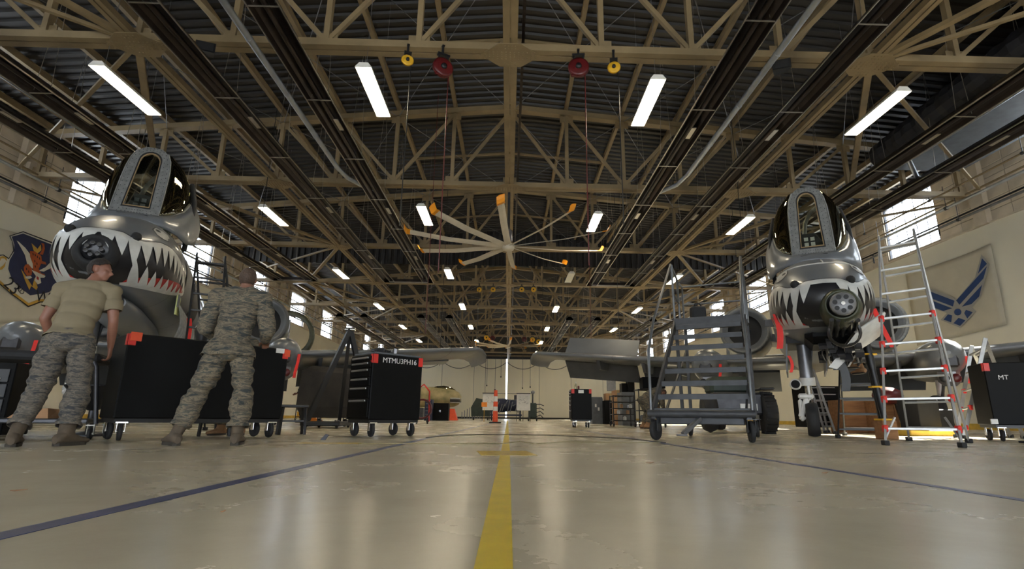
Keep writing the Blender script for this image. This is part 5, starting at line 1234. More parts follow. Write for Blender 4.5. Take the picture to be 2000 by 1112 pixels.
# low stool seen under the long cart
for i, (x, y) in enumerate(((-4.0, 7.65), (-3.3, 8.5))):
    t = thing('step_stool', 'low black stool glimpsed under the long cabinet, %s one' % ('left' if i == 0 else 'right'), 'stool', (x, y, 0), R(30), 'stools behind the long cabinet')
    MB().box((0, 0, .42), (.4, .3, .04), None, .01).build('seat', 'black_paint', t)
    for sx in (-1, 1):
        for sy in (-1, 1): MB().bar((sx*.18, sy*.13, 0), (sx*.16, sy*.12, .41), .03, .03).build('leg', 'black_paint', t)
    MB().bar((-.17, -.12, .2), (.17, -.12, .2), .025, .025).build('rung', 'black_paint', t)

# rolling stairs
def stairs():
    t = thing('rolling_stairs', 'grey steel rolling stairs with handrails left of the right aircraft', 'stairs', (2.60, 7.35, 0), R(-28))
    W_ = 1.30; n = 8; z0 = .36; rise = .20; run = .20; ztop = 1.98; y0 = .15
    dm = 'stair_grey'; M[dm] = mat(dm, (.05, .052, .056), .5, .3, .25, 7)
    for k in range(n):
        z = z0+.06+rise*k; y = y0+run*k; w2 = W_-.04-.035*k
        s_ = MB().box((0, y, z), (w2, .20, .035), None, .006); s_.box((0, y-.095, z-.025), (w2, .012, .07)); s_.build('step', dm, t)
    yt = y0+run*n; MB().box((0, yt+.35, ztop-.03), (1.12, .95, .05), None, .006).build('platform', dm, t)
    MB().box((0, yt-.13, ztop-.10), (1.14, .03, .20), None, .004).build('platform_edge', dm, t)
    for sx in (-1, 1):
        MB().bar((sx*(W_/2+.0), y0-.12, z0), (sx*.56, yt-.02, ztop-.02), .035, .12, (0, 0, 1)).build('stringer', dm, t)
        MB().bar((sx*.56, yt+.1, .35), (sx*.56, yt-.05, ztop-.04), .05, .05).build('upright', dm, t); MB().bar((sx*.54, yt+.8, .35), (sx*.54, yt+.78, ztop-.04), .05, .05).build('upright', dm, t)
        MB().bar((sx*.55, y0+.3, .4), (sx*.55, yt+.75, 1.5), .03, .03).build('brace', dm, t)
        MB().bar((sx*.62, -.05, .33), (sx*.56, yt+.9, .33), .06, .08).build('base_rail', dm, t)
        h = 2.96
        pts = [(sx*.66, -.02, .34), (sx*.66, .0, 1.25), (sx*.62, .25, 1.75), (sx*.58, yt-.12, h), (sx*.57, yt+.35, h-.15), (sx*.56, yt+.40, ztop)]
        MB().tube(pts, .021, 8).build('handrail', 'stair_rail', t)
        MB().tube([(sx*.57, yt-.10, h), (sx*.57, yt-.08, ztop)], .020, 8).build('rail_post', 'stair_rail', t)
        MB().tube([(sx*.575, yt-.10, 2.45), (sx*.565, yt+.37, 2.35)], .018, 8).build('rail_bar', 'stair_rail', t)
        MB().tube([(sx*.56, yt+.42, 2.75), (sx*.56, yt+.8, 2.75), (sx*.56, yt+.8, ztop)], .018, 8).build('rail_bar', 'stair_rail', t)
    MB().tube([(-.56, yt+.8, 2.75), (.56, yt+.8, 2.75)], .018, 8).build('back_rail', 'stair_rail', t); MB().tube([(-.56, yt+.8, 2.40), (.56, yt+.8, 2.40)], .018, 8).build('back_rail', 'stair_rail', t)
    MB().tube([(-.70, -.02, .36), (.70, -.02, .36)], .055, 12).build('front_beam', dm, t); MB().box((0, .1, .27), (1.1, .14, .10), None, .01).build('cross_member', dm, t)
    MB().bar((0, -.02, .30), (-.18, -.35, .10), .05, .05).build('tow_bar', 'grey_metal', t)
    r_ = []; b = MB(); b.tube([(-.18+.06*math.cos(a), -.42+.06*math.sin(a), .09) for a in [2*math.pi*k/12 for k in range(13)]], .014, 6, False); b.build('tow_ring', 'grey_metal', t)
    for sx in (-1, 1): caster(t, sx*.62, .05, .14, 'rubber', 'stair_grey', .06, False, .3*sx, .30); caster(t, sx*.55, yt+.7, .14, 'rubber', 'stair_grey', .06, False, 0, .30)
    return t
M['stair_rail'] = mat('stair_rail', (.13, .135, .14), .4, .6, .2, 7)
st = stairs()
b = thing('tool_bag', 'dark square bag standing on the stair platform', 'bag', (0, 0, 0)); 
pp = Matrix.Translation(st.location) @ Matrix.Rotation(R(-28), 4, 'Z') @ Vector((-.22, 2.0, 1.976)); b.location = pp
MB().box((0, 0, .13), (.26, .16, .26), None, .03).build('bag_body', 'black_matte', b); MB().tube([(-.07, 0, .25), (-.04, 0, .32), (.04, 0, .32), (.07, 0, .25)], .012, 6).build('bag_handle', 'black_matte', b)

# tall articulated aluminium ladder
def ladder(name, label, F0, F1, T0, T1, B0, B1, rungs, m_='alu', lock='red', rw=.024, frames=True, rear_rungs=True, clamp=(.2, .36, .5), group=None):
    F0, F1, T0, T1, B0, B1 = map(Vector, (F0, F1, T0, T1, B0, B1)); c_ = (F0+F1)/2; t = thing(name, label, 'ladder', (c_.x, c_.y, 0), 0, group); O = Vector((c_.x, c_.y, 0))
    L_ = lambda a, c, u: a+(c-a)*u-O
    for a, c in ((F0, T0), (F1, T1)): MB().bar(a-O, c-O, .028, .065, (F1-F0).normalized().cross((T0-F0).normalized()), .004).build('side_rail', m_, t)
    for a, c in ((B0, T0), (B1, T1)): MB().bar(a-O, c-O-(T0-F0)*.02, .026, .06, (F1-F0).normalized().cross((T0-F0).normalized()), .004).build('rear_rail', m_, t)
    for k in range(rungs):
        u = (k+.55)/(rungs+.1)
        if k < rungs-0: MB().bar(L_(F0, T0, u), L_(F1, T1, u), .045, .03, (0, 0, 1), .004).build('rung', m_, t)
        if rear_rungs: MB().bar(L_(B0, T0, u), L_(B1, T1, u), .045, .03, (0, 0, 1), .004).build('rear_rung', m_, t)
    if lock:
        for k in range(rungs):
            u = (k+.55)/(rungs+.1)
            if u < .66:
                for a, c in ((F0, T0), (F1, T1)): MB().box(L_(a, c, u), (.05, .07, .09), None, .01).build('lock_knob', 'red', t)
    for a in (F0, F1, B0, B1): MB().box(a-O+Vector((0, 0, .03)), (.06, .09, .06), None, .008).build('rubber_foot', 'rubber', t)
    if lock:
        for a, c, a2, c2 in ((F0, T0, F1, T1), (F1, T1, F0, T0)): MB().bar(L_(a, c, .03), L_(a, c, .115)+(a2-a)*.14, .02, .02).build('gusset_brace', m_, t)
    return t
def P3(px, py, Y): return tuple(at_y(px, py, Y))
def G3(px, Y): p = at_y(px, 800, Y); return (p.x, Y, 0.0)
def fix(px, Y, z):  # point seen at column px, depth Y, height z
    best = at_y(px, 556, Y)
    for _ in range(6):
        # image row for this height
        v = cam.matrix_world.inverted() @ Vector((best.x, Y, z)); py = PPY-(v.y/-v.z)*F; best = at_y(px, py, Y)
    return (best.x, Y, z)
bpy.context.view_layer.update()
ladder('articulated_ladder', 'tall aluminium stepladder with red lock knobs in front of the wing banner', fix(1730, 6.75, 0), fix(1880, 6.35, 0), fix(1716, 7.35, 2.95), fix(1784, 7.15, 3.0), fix(1776, 8.3, 0), fix(1893, 7.7, 0), 8)
ladder('articulated_ladder', 'short aluminium A-frame ladder with red top hinges left of the right edge cart', fix(1868, 10.2, 0), fix(1882, 9.6, 0), fix(1898, 10.0, 1.72), fix(1925, 9.4, 1.78), fix(1975, 10.6, 0), fix(2000, 10.0, 0), 5)
# black ladder under the right aircraft with the man on it
bl = ladder('step_ladder', 'black tubular work ladder under the right aircraft carrying a man', fix(1637, 9.3, 0), fix(1727, 9.0, 0), fix(1640, 9.9, 1.35), fix(1693, 9.7, 1.35), fix(1650, 10.8, 0), fix(1738, 10.6, 0), 5, 'black_paint', None)
q = fix(1672, 9.6, 1.06); p5.location = (q[0], 9.6, 1.12)
ladder('leaning_ladder', 'worn wooden and metal ladder leaning behind the nose wheel', fix(1612, 12.4, 0), fix(1632, 12.2, 0), fix(1572, 12.9, 1.5), fix(1588, 12.8, 1.5), fix(1600, 13.1, 0), fix(1618, 13.0, 0), 5, 'grey_metal', None, rear_rungs=False)
# black ladder with yellow rails beside the left aircraft
bl2 = ladder('access_ladder', 'black stepped access ladder hooked beside the left aircraft nose', fix(340, 8.2, 0), fix(420, 8.5, 0), fix(385, 9.0, 3.0), fix(440, 9.2, 3.0), fix(400, 10.2, 0), fix(470, 10.4, 0), 10, 'black_paint', None)
# leaning jack strut with yellow collars
a, c = Vector(fix(1683, 9.2, 1.95)), Vector(fix(1727, 9.0, .34)); t = thing('jack_strut', 'black slanting jack strut with two yellow collars under the right aircraft', 'jack', (c.x, c.y, 0)); O = Vector((c.x, c.y, 0))
MB().tube([a-O, (a*.55+c*.45)-O, (a*.5+c*.5)-O, c-O], [.065, .065, .05, .045], 14).build('strut_tube', 'black_paint', t)
for u in (.33, .68): m_ = a*(1-u)+c*u-O; MB().box(m_, (.24, .12, .03), None, .012).build('yellow_collar', 'yellow', t)
MB().box((0, 0, .315), (.22, .22, .03), None, .006).build('pad', 'yellow', t); MB().box((0, 0, .15), (.24, .24, .30), None, .01).build('wooden_block', 'wood', t)
# crates and boxes on the right
def cabinet(name, label, px0, px1, Y, z0, h, dp, m_, parts=None, cat_='cabinet', rz=0.0, group=None):
    a, c = fix(px0, Y, z0), fix(px1, Y, z0); w_ = c[0]-a[0]; t = thing(name, label, cat_, ((a[0]+c[0])/2, Y+dp/2, z0), rz, group)
    MB().box((0, 0, h/2), (w_, dp, h), None, .012).build('box_body' if 'box' in name or 'crate' in name else 'cabinet_body', m_, t)
    if parts == 'drawers':
        k_ = 6
        for k in range(k_): d_ = MB().box((0, -dp/2-.006, h*(k+.5)/k_), (w_-.06, .014, h/k_-.02), None, .003).build('drawer', m_, t); MB().box((0, -dp/2-.02, h*(k+.78)/k_), (w_*.7, .015, .02)).build('drawer_pull', 'handle_metal', d_)
    elif parts == 'doors':
        for s_ in (-1, 1): d_ = MB().box((s_*w_/4, -dp/2-.006, h/2), (w_/2-.02, .014, h-.05), None, .003).build('door', m_, t); MB().box((s_*.04, -dp/2-.02, h*.55), (.015, .015, .14)).build('door_handle', 'chrome', d_)
    elif parts == 'planks':
        for k in range(5): MB().box((0, -dp/2-.007, h*(k+.5)/5), (w_, .016, h/5-.012), None, .003).build('plank', m_, t)
        for s_ in (-1, 1): MB().box((s_*(w_/2-.05), -dp/2-.022, h/2), (.09, .016, h), None, .003).build('batten', m_, t)
    elif parts == 'tape':
        MB().box((0, -dp/2-.003, h/2), (.06, .006, h)).build('tape_strip', 'camo_tan', t); MB().box((w_*.25, -dp/2-.003, h*.7), (w_*.2, .006, h*.16)).build('paper_label', 'white', t)
    elif parts == 'cards':
        for x, z in ((-.15, .68), (.12, .55)): MB().box((x*w_, -dp/2-.003, h*z), (w_*.16, .006, h*.12)).build('paper_label', 'white', t)
        for s_ in (-1, 1): MB().box((s_*w_*.49, -dp/2-.01, h/2), (.03, .02, h*.9)).build('corner_rib', 'case_grey', t)
    return t
cabinet('tool_cabinet', 'black drawer cabinet behind the nose wheel of the right aircraft', 1578, 1650, 13.6, .12, 1.02, .6, 'black_cart', 'drawers')
cabinet('wooden_crate', 'plywood crate right of the black ladder', 1652, 1706, 13.0, 0, .78, .6, 'wood', 'planks', 'crate')
cabinet('wooden_crate', 'orange brown crate behind the feet of the tall ladder', 1718, 1760, 12.6, 0, .80, .6, 'wood', 'planks', 'crate')
cabinet('storage_case', 'dark olive case between the ladder legs', 1800, 1842, 11.2, 0.12, .62, .6, 'black_matte', None, 'case')
cabinet('storage_case', 'low black case right of the olive case', 1838, 1868, 11.3, 0.12, .42, .5, 'black_paint', None, 'case')
cabinet('yellow_pallet', 'low yellow pallet under the dark cases', 1780, 1872, 11.0, 0, .115, 1.0, 'yellow_base', None, 'pallet')
t = thing('red_tank', 'round dark red tank behind the tall ladder', 'tank', fix(1745, 12.2, 0.0)); MB().ell((0, 0, .85), (.34, .25, .2), 20, 10).build('tank_shell', 'dark_red', t); [MB().bar((x, 0, 0), (x*.5, 0, .75), .05, .05).build('leg', 'dark_metal', t) for x in (-.3, .3)]
# group right of the small cart
cabinet('storage_case', 'grey black equipment case with two white cards behind the small tool cart', 1157, 1178, 27, 0, 1.30, 1.0, 'case_grey', 'cards', 'case')
cabinet('storage_case', 'black case standing against the white carded case', 1181, 1202, 26.5, 0, 1.12, 1.0, 'black_cart', None, 'case')
cabinet('cardboard_box', 'open cardboard box on the black case in sunlight', 1184, 1202, 26.6, 1.13, .34, .7, 'cardboard', 'tape', 'box')
cabinet('storage_case', 'tall brown carton behind the wire shelf cart', 1203, 1214, 24, 0, 1.5, .8, 'cardboard', 'tape', 'box')
cabinet('storage_case', 'dark blue grey wheeled case behind the wire shelf cart', 1216, 1243, 22, 0, 1.32, .9, 'case_grey', 'doors', 'case')
cabinet('equipment_box', 'black box on top of the blue grey case, left one', 1215, 1226, 22.3, 1.32, .38, .5, 'black_cart', None, 'box')
cabinet('equipment_box', 'taller black box on top of the blue grey case, right one', 1228, 1240, 22.1, 1.32, .46, .5, 'black_cart', None, 'box')
cabinet('wall_panel_box', 'grey electrical cabinet on the far wall right of the doors', 1186, 1203, 60, 3.2, 1.8, .3, 'grey_metal', 'doors', 'panel')
cabinet('wall_panel_box', 'white sign board above the grey electrical cabinet', 1193, 1203, 60.2, 5.1, 1.9, .1, 'white', None, 'panel')
def shelf_cart(label, px0, px1, Y, H_, dp, shelves, group='wire shelf carts', m_='black_paint', rz=0.0):
    a, c = fix(px0, Y, 0), fix(px1, Y, 0); w_ = c[0]-a[0]; t = thing('shelf_cart', label, 'cart', ((a[0]+c[0])/2, Y+dp/2, 0), rz, group)
    for sx in (-1, 1):
        for sy in (-1, 1): MB().tube([(sx*w_/2, sy*dp/2, .14), (sx*w_/2, sy*dp/2, H_)], .02, 6).build('post', m_, t); caster(t, sx*w_/2, sy*dp/2, .06, 'rubber', 'dark_metal', .035)
    for k in range(shelves):
        z = .2+(H_-.22)*k/(shelves-1); b = MB(); b.tube([(-w_/2, -dp/2, z), (w_/2, -dp/2, z), (w_/2, dp/2, z), (-w_/2, dp/2, z), (-w_/2, -dp/2, z)], .016, 6)
        for j in range(1, 6): b.box((-w_/2+w_*j/6, 0, z), (.012, dp, .012))
        b.build('shelf', m_, t)
    return t, (a[0]+c[0])/2, w_
s1 = shelf_cart('black wire shelf cart nearest the small tool cart', 1199, 1240, 19.2, 1.08, .6, 5)
s2 = shelf_cart('black wire shelf cart beside the bending man', 1250, 1300, 18.0, 1.25, .6, 4)
cabinet('storage_bin', 'long black bin on the top shelf behind the stairs', 1256, 1300, 18.1, 1.27, .38, .5, 'black_cart', None, 'bin')
for k in range(6):
    x0 = 1204+k*6; q = fix(x0, 19.4, 0); z = .2+(.86)*(k % 3)/4+.014
    b = MB(); b.box((0, 0, .06), (.09, .18, .12), None, .01); b.box((0, 0, .13), (.05, .1, .02)); tag(b.build('parts_tin', 'white_paint' if k % 2 else 'cardboard'), 'small %s tin on the nearest wire shelf cart, %s from the left' % (('tan', 'pale')[k % 2], ORD[k]), 'tin', 'tins on the wire cart').location = (q[0], 19.5, z+.004)
for k in range(6):
    x0 = 1256+k*7; q = fix(x0, 18.2, 0); z = (.21, .545, .895)[k % 3]
    b = MB(); b.box((0, 0, .08), (.13, .2, .16), None, .01); b.box((0, 0, .17), (.06, .12, .02)); tag(b.build('parts_box', ('grey_metal', 'camo_tan', 'navy')[k % 3]), 'small %s box on the shelf cart behind the stairs, %s from the left' % (('grey', 'tan', 'navy')[k % 3], ORD[k]), 'box', 'boxes on the shelf cart').location = (q[0], 18.3, z+.008)
# big ribbed tyre of a tow tractor behind the stairs
q = fix(1500, 11.6, 0); t = thing('tow_tractor', 'dark tow tractor with ribbed tyres behind the rolling stairs', 'tractor', (q[0]-.45, 12.3, 0), R(-10))
b = MB(); b.lathe([(.2, -.12), (.36, -.14), (.42, -.10), (.43, 0), (.42, .10), (.36, .14), (.2, .12)], 28, (.6, -.55, .43), 'X'); w = b.build('tyre', 'rubber', t)
tr_ = MB(); [tr_.box((.6, -.55+.425*math.cos(a), .43+.425*math.sin(a)), (.22, .05, .035), Matrix.Rotation(a, 3, 'X')) for a in [2*math.pi*k/20 for k in range(20)]]; tr_.build('tread_block', 'rubber', w)['kind'] = 'stuff'
b = MB(); b.lathe([(.2, -.12), (.36, -.14), (.43, 0), (.36, .14), (.2, .12)], 28, (-.6, -.55, .43), 'X'); b.build('tyre', 'rubber', t)
MB().box((0, .1, .62), (1.05, 1.6, .5), None, .06).build('chassis', 'dark_metal', t); MB().box((.56, -.55, .93), (.3, .7, .05), None, .02).build('mudguard', 'dark_metal', t); MB().box((0, .3, 1.05), (.9, .8, .4), None, .08).build('bonnet', 'green_dark', t)
MB().box((.2, -.72, .55), (.35, .03, .14)).build('number_plate', 'white_paint', t)
# fire extinguisher and sign on the right wall
q = at_x(1928, 779, WX-.10); t = thing('fire_extinguisher', 'red fire extinguisher hanging on the right wall', 'extinguisher', (WX-.12, q.y, q.z-.24))
MB().lathe([(.085, 0), (.095, .03), (.095, .40), (.06, .46), (.03, .48), (.03, .52)], 18).build('cylinder', 'red', t); MB().box((-.02, 0, .54), (.05, .14, .05), None, .01).build('valve', 'black_paint', t); MB().tube([(0, -.05, .53), (0, -.14, .35), (0, -.13, .12)], .014, 6).build('hose', 'black_paint', t); MB().box((-.094, 0, .25), (.01, .1, .14)).build('label_plate', 'white', t)
q = at_x(1925, 747, WX-.02); t = thing('wall_sign', 'small red extinguisher sign on the right wall', 'sign', (WX-.012, q.y, q.z)); MB().box((0, 0, 0), (.02, .42, .55), None, .004).build('sign_plate', 'red', t); MB().box((-.012, 0, -.08), (.006, .12, .22)).build('white_symbol', 'white', t); MB().box((-.012, 0, .16), (.006, .26, .06)).build('white_bar', 'white', t)

# banners on the walls
Xb = WX-.09
def quadcloth(name, pts, m_, parent=None, n=16, wav=.03):
    b = MB(); V = []; p00, p10, p11, p01 = [Vector(p) for p in pts]
    for i in range(n+1):
        for j in range(n+1):
            u, v = i/n, j/n; p = p00*(1-u)*(1-v)+p10*u*(1-v)+p11*u*v+p01*(1-u)*v
            sag = -0.10*math.sin(u*math.pi)*v; p = p+Vector((math.copysign(1, -p.x)*wav*(0.6+math.sin(u*9+v*3)*.4), 0, sag)); V.append(p)
    b.add(V, [(i*(n+1)+j, (i+1)*(n+1)+j, (i+1)*(n+1)+j+1, i*(n+1)+j+1) for i in range(n) for j in range(n)], True)
    o = b.build(name, m_, parent); s_ = o.modifiers.new('t', 'SOLIDIFY'); s_.thickness = .008; return o
def Zm(x, y): return (1680+x/4.278, 440+y/4.278)
bn = thing('wall_banner', 'white cloth banner with blue winged star emblem on the right wall', 'banner', (0, 0, 0))
def onb(pts, X): return [at_x(px, py, X) for px, py in pts]
quadcloth('banner_cloth', onb([Zm(480, 1010), Zm(1228, 830), Zm(1090, 155), Zm(380, 400)], Xb), 'banner', bn)
def emb(name, pts, m_, X, par, zm): 
    w_ = onb([zm(*p) for p in pts], X); return MB().prism(w_, (math.copysign(1, -X), 0, 0), .004).build(name, m_, par)
Xe = Xb-.065
out = [(1013, 245), (1082, 325), (1010, 590), (935, 690), (970, 720), (835, 858), (672, 793), (725, 735), (610, 695), (580, 650), (535, 500), (525, 465), (580, 530), (790, 610), (800, 630), (960, 440)]
emb('emblem_outline', out, 'banner_grey', Xe, bn, Zm); Xe2 = Xe-.008
for nm, pts in (('wing_stripe', [(1018, 278), (1060, 322), (985, 405)]), ('wing_stripe', [(1058, 345), (1030, 445), (830, 665), (803, 630)]), ('wing_stripe', [(1018, 500), (995, 595), (930, 660), (850, 682)]),
                ('wing_stripe', [(535, 487), (570, 533), (545, 530)]), ('wing_stripe', [(548, 540), (788, 632), (775, 680), (560, 600)]), ('wing_stripe', [(578, 622), (768, 695), (695, 718), (630, 695)]),
                ('emblem_block', [(885, 708), (940, 728), (895, 780), (870, 735)]), ('emblem_block', [(822, 775), (880, 795), (835, 842), (780, 820)]), ('emblem_block', [(735, 745), (768, 755), (760, 812), (697, 790)])):
    emb(nm, pts, 'banner_blue', Xe2, bn, Zm)
emb('emblem_disc', [(815+30*math.cos(k*math.pi/8), 727+28*math.sin(k*math.pi/8)) for k in range(16)], 'banner_blue', Xe2, bn, Zm)
# left banner with the shield
def Zl(x, y): return (x/5.854, 430+y/5.854)
XL = -WX+.09; bl_ = thing('wall_banner', 'white cloth banner with navy shield, tiger and lettering on the left wall', 'banner', (0, 0, 0))
quadcloth('banner_cloth', onb([(-160, 640), (140, 625), (128, 478), (-120, 405)], XL), 'banner', bl_)
x1, x2, x3, x4 = XL+.065, XL+.075, XL+.085, XL+.095
emb('shield_border', [(105, 180), (265, 128), (640, 270), (760, 320), (740, 700), (590, 935), (460, 945), (320, 998), (240, 930), (130, 850), (0, 740), (-60, 690), (-60, 400), (40, 395), (100, 435), (150, 350), (140, 250)], 'black_matte', x1, bl_, Zl)
emb('shield_scroll', [(118, 185), (265, 140), (640, 285), (750, 330), (730, 690), (580, 915), (450, 925), (325, 975), (240, 905), (130, 830), (10, 720), (-50, 670), (-50, 415), (35, 405), (100, 450), (165, 350), (150, 260)], 'banner_white', x2, bl_, Zl)
emb('gold_edge', [(0, 690), (130, 805), (240, 885), (325, 950), (450, 905), (580, 900), (585, 925), (455, 932), (325, 982), (235, 915), (125, 835), (0, 725)], 'banner_gold', x3, bl_, Zl)
emb('gold_curl', [(0, 420), (35, 410), (75, 430), (80, 470), (50, 440), (15, 440), (0, 470)], 'banner_gold', x3, bl_, Zl)
emb('gold_curl', [(0, 545), (35, 520), (65, 480), (55, 530), (25, 565), (0, 572)], 'banner_gold', x3, bl_, Zl)
emb('navy_field', [(135, 190), (265, 155), (640, 300), (740, 345), (720, 690), (560, 825), (520, 835), (345, 862), (230, 775), (140, 690), (95, 560), (110, 460), (160, 370), (165, 280)], 'banner_navy', x3, bl_, Zl)
for nm, pts, m_ in (('wing_feathers', [(190, 235), (215, 250), (290, 320), (350, 400), (370, 470), (385, 555), (350, 550), (310, 500), (285, 400), (235, 310)], 'banner_white'), ('wing_feathers', [(440, 580), (520, 540), (580, 480), (635, 460), (630, 500), (580, 550), (500, 590)], 'banner_white'),
                    ('lightning_bolt', [(240, 560), (300, 650), (370, 760), (395, 660), (430, 770), (415, 800), (355, 755), (335, 800), (290, 700)], 'banner_gold'), ('lightning_bolt', [(360, 265), (430, 330), (465, 280), (472, 345), (420, 390), (385, 350)], 'banner_gold')):
    emb(nm, pts, m_, x4, bl_, Zl)
x5 = XL+.105
tig = [(340, 355), (400, 360), (470, 410), (480, 470), (520, 480), (530, 510), (470, 500), (440, 560), (470, 610), (510, 620), (500, 660), (430, 640), (380, 590), (375, 500), (345, 420)]
emb('tiger_body', tig, 'banner_orange', x5, bl_, Zl); emb('tiger_leg', [(290, 510), (325, 505), (370, 560), (360, 630), (310, 640), (275, 590), (272, 540)], 'banner_orange', x5, bl_, Zl)
emb('tiger_tail', [(470, 262), (505, 270), (512, 330), (490, 400), (450, 390), (478, 350), (488, 300)], 'banner_orange', x5, bl_, Zl)
emb('tiger_head', [(360, 570), (430, 600), (520, 640), (505, 660), (460, 660), (470, 720), (430, 735), (395, 690), (410, 640)], 'banner_white', XL+.113, bl_, Zl)
emb('tiger_mouth', [(420, 640), (445, 660), (440, 690), (418, 675)], 'gum_red', XL+.12, bl_, Zl)
for k in range(9):
    x, y = ((375, 390), (400, 400), (425, 420), (450, 440), (395, 470), (420, 500), (400, 530), (300, 560), (325, 590))[k]; emb('tiger_stripe', [(x-3, y-14), (x+5, y-12), (x+9, y+12), (x+1, y+14)], 'black_matte', XL+.12, bl_, Zl)
emb('tiger_paw', [(290, 645), (350, 640), (365, 660), (330, 675), (290, 665)], 'banner_white', XL+.12, bl_, Zl)
def btext(body, px, py, size, ang):
    q = at_x(*Zl(px, py), XL+.105); o = text(body, size, q, (0, 0, 0), 'black_matte', 'lettering', bl_, .002, 1)
    o.rotation_euler = (Matrix.Rotation(R(90), 4, 'Z') @ Matrix.Rotation(R(90), 4, 'X') @ Matrix.Rotation(R(ang), 4, 'Z')).to_euler()
btext('23', 135, 760, .62, -28); btext('RD', 235, 805, .26, -30); btext('W', 490, 885, .60, 3)

# ------------------------------------------------------------------ far middle of the hangar
def easel(label, px, Y, w_, h, zb, flip=0):
    q = fix(px, Y, 0); t = thing('easel_board', label, 'easel', (q[0], Y, 0), 0, 'whiteboards on easels')
    for s_ in (-1, 1): MB().tube([(s_*w_*.5, 0, 0), (s_*w_*.42, .1, zb+h)], .02, 6).build('leg', 'dark_metal', t)
    MB().tube([(0, .8, 0), (0, .15, zb+h)], .02, 6).build('leg', 'dark_metal', t)
    MB().box((0, -.02, zb+h/2), (w_, .03, h), Matrix.Rotation(R(-4), 3, 'X'), .008).build('board', 'white', t); MB().box((0, -.03, zb+h+.02), (w_+.04, .06, .06)).build('top_clip', 'black_paint', t)
    b = MB(); random.seed(int(px))
    for k in range(26): b.box((random.uniform(-.32, .32)*w_, -.042, zb+h*random.uniform(.15, .85)), (random.uniform(.03, .22)*w_, .004, .012), Matrix.Rotation(random.uniform(-1, 1), 3, 'Y'))
    b.build('ink_sketch', 'case_grey', t)['kind'] = 'stuff'
easel('left white easel board with faint sketches behind the traffic post', 955, 40, 1.0, 1.2, .75); easel('right white easel board beside the engine stand', 1022, 38, .95, 1.15, .72)
t = thing('traffic_post', 'tall orange and white traffic cone post in front of the far doors', 'cone', fix(967, 25.5, 0)); MB().box((0, 0, .03), (.55, .5, .06), None, .02).build('rubber_base', 'black_matte', t)
zz = [0.06, .55, .75, .98, 1.22, 1.50]; 
for k in range(5): r0, r1 = .13-.05*(zz[k]/1.5), .13-.05*(zz[k+1]/1.5); MB().lathe([(r0, zz[k]), (r1, zz[k+1])], 16).build('band', 'orange_red' if k % 2 == 0 else 'white', t)
t = thing('caution_stand', 'small orange placard on a thin stand left of the traffic post', 'sign', fix(945, 33, 0)); MB().tube([(0, 0, 0), (0, 0, .8)], .015, 6).build('stand_pole', 'yellow', t); MB().box((0, 0, 1.0), (.34, .02, .28), None, .005).build('placard', 'orange', t)
t = thing('engine_stand', 'dark engine on a blue wheeled stand between the easels', 'engine', fix(988, 42, 0)); MB().lathe([(.3, -1.1), (.5, -1.0), (.52, -.2), (.42, .3), (.45, .9), (.3, 1.3)], 22, (0, 0, 1.15), 'X').build('engine_casing', 'navy', t)
for k in range(10): MB().tube([(-.9+.2*k, -.5, .8+.3*math.sin(k*2)), (-.7+.2*k, -.54, 1.4+.2*math.cos(k*1.3))], .03, 6).build('pipe', 'grey_metal', t)
MB().box((0, 0, .42), (2.4, .9, .12)).build('stand_frame', 'navy', t); [MB().bar((x, y, .12), (x, y, .8), .08, .08).build('stand_post', 'navy', t) for x in (-1.1, 1.1) for y in (-.4, .4)]; [caster(t, x, y, .09, 'rubber', 'dark_metal', .06) for x in (-1.1, 1.1) for y in (-.4, .4)]
t = thing('covered_machine', 'dark green covered machine left of the easels', 'machine', fix(938, 44.5, 0)); MB().loft([[(-.7, -.5, .3), (.8, -.5, .3), (.8, .5, .3), (-.7, .5, .3)], [(-.75, -.5, 1.0), (.9, -.5, 1.0), (.9, .5, 1.0), (-.75, .5, 1.0)], [(-.35, -.4, 1.75), (.5, -.4, 1.6), (.5, .4, 1.6), (-.35, .4, 1.75)]], True, True, False).build('cover', 'green_dark', t); [caster(t, x, y, .11, 'rubber', 'dark_metal', .06) for x in (-.55, .6) for y in (-.4, .4)]
t = thing('test_stand', 'dark green test stand with hoses right of the right easel', 'machine', fix(1040, 40, 0)); MB().box((0, 0, .75), (.6, .6, 1.1), None, .08).build('stand_body', 'green_dark', t); MB().tube([(0, -.2, 1.3), (0, -.2, 2.0)], .05, 8).build('mast', 'dark_metal', t); MB().lathe([(.02, -.1), (.14, -.08), (.14, .08), (.02, .1)], 14, (0, -.2, 2.05), 'Y').build('dial', 'grey_metal', t)
for k in range(4): MB().tube([(.2, -.2, .3+.3*k), (.55, -.4, .45+.25*k), (.8, -.3, .2+.3*k)], .03, 6).build('hose', 'black_matte', t)
[caster(t, x, y, .12, 'rubber', 'dark_metal', .06) for x in (-.3, .3) for y in (-.25, .25)]
t = thing('clothes_frame', 'thin dark frame rail standing behind the easels', 'frame', fix(988, 43.5, 0)); MB().tube([(-1.0, 0, 0), (-1.0, 0, 2.1), (1.05, 0, 2.1), (1.05, 0, 0)], .03, 6).build('frame_tube', 'dark_metal', t); MB().box((.8, 0, 1.75), (.35, .1, .5), None, .02).build('hanging_case', 'dark_metal', t)
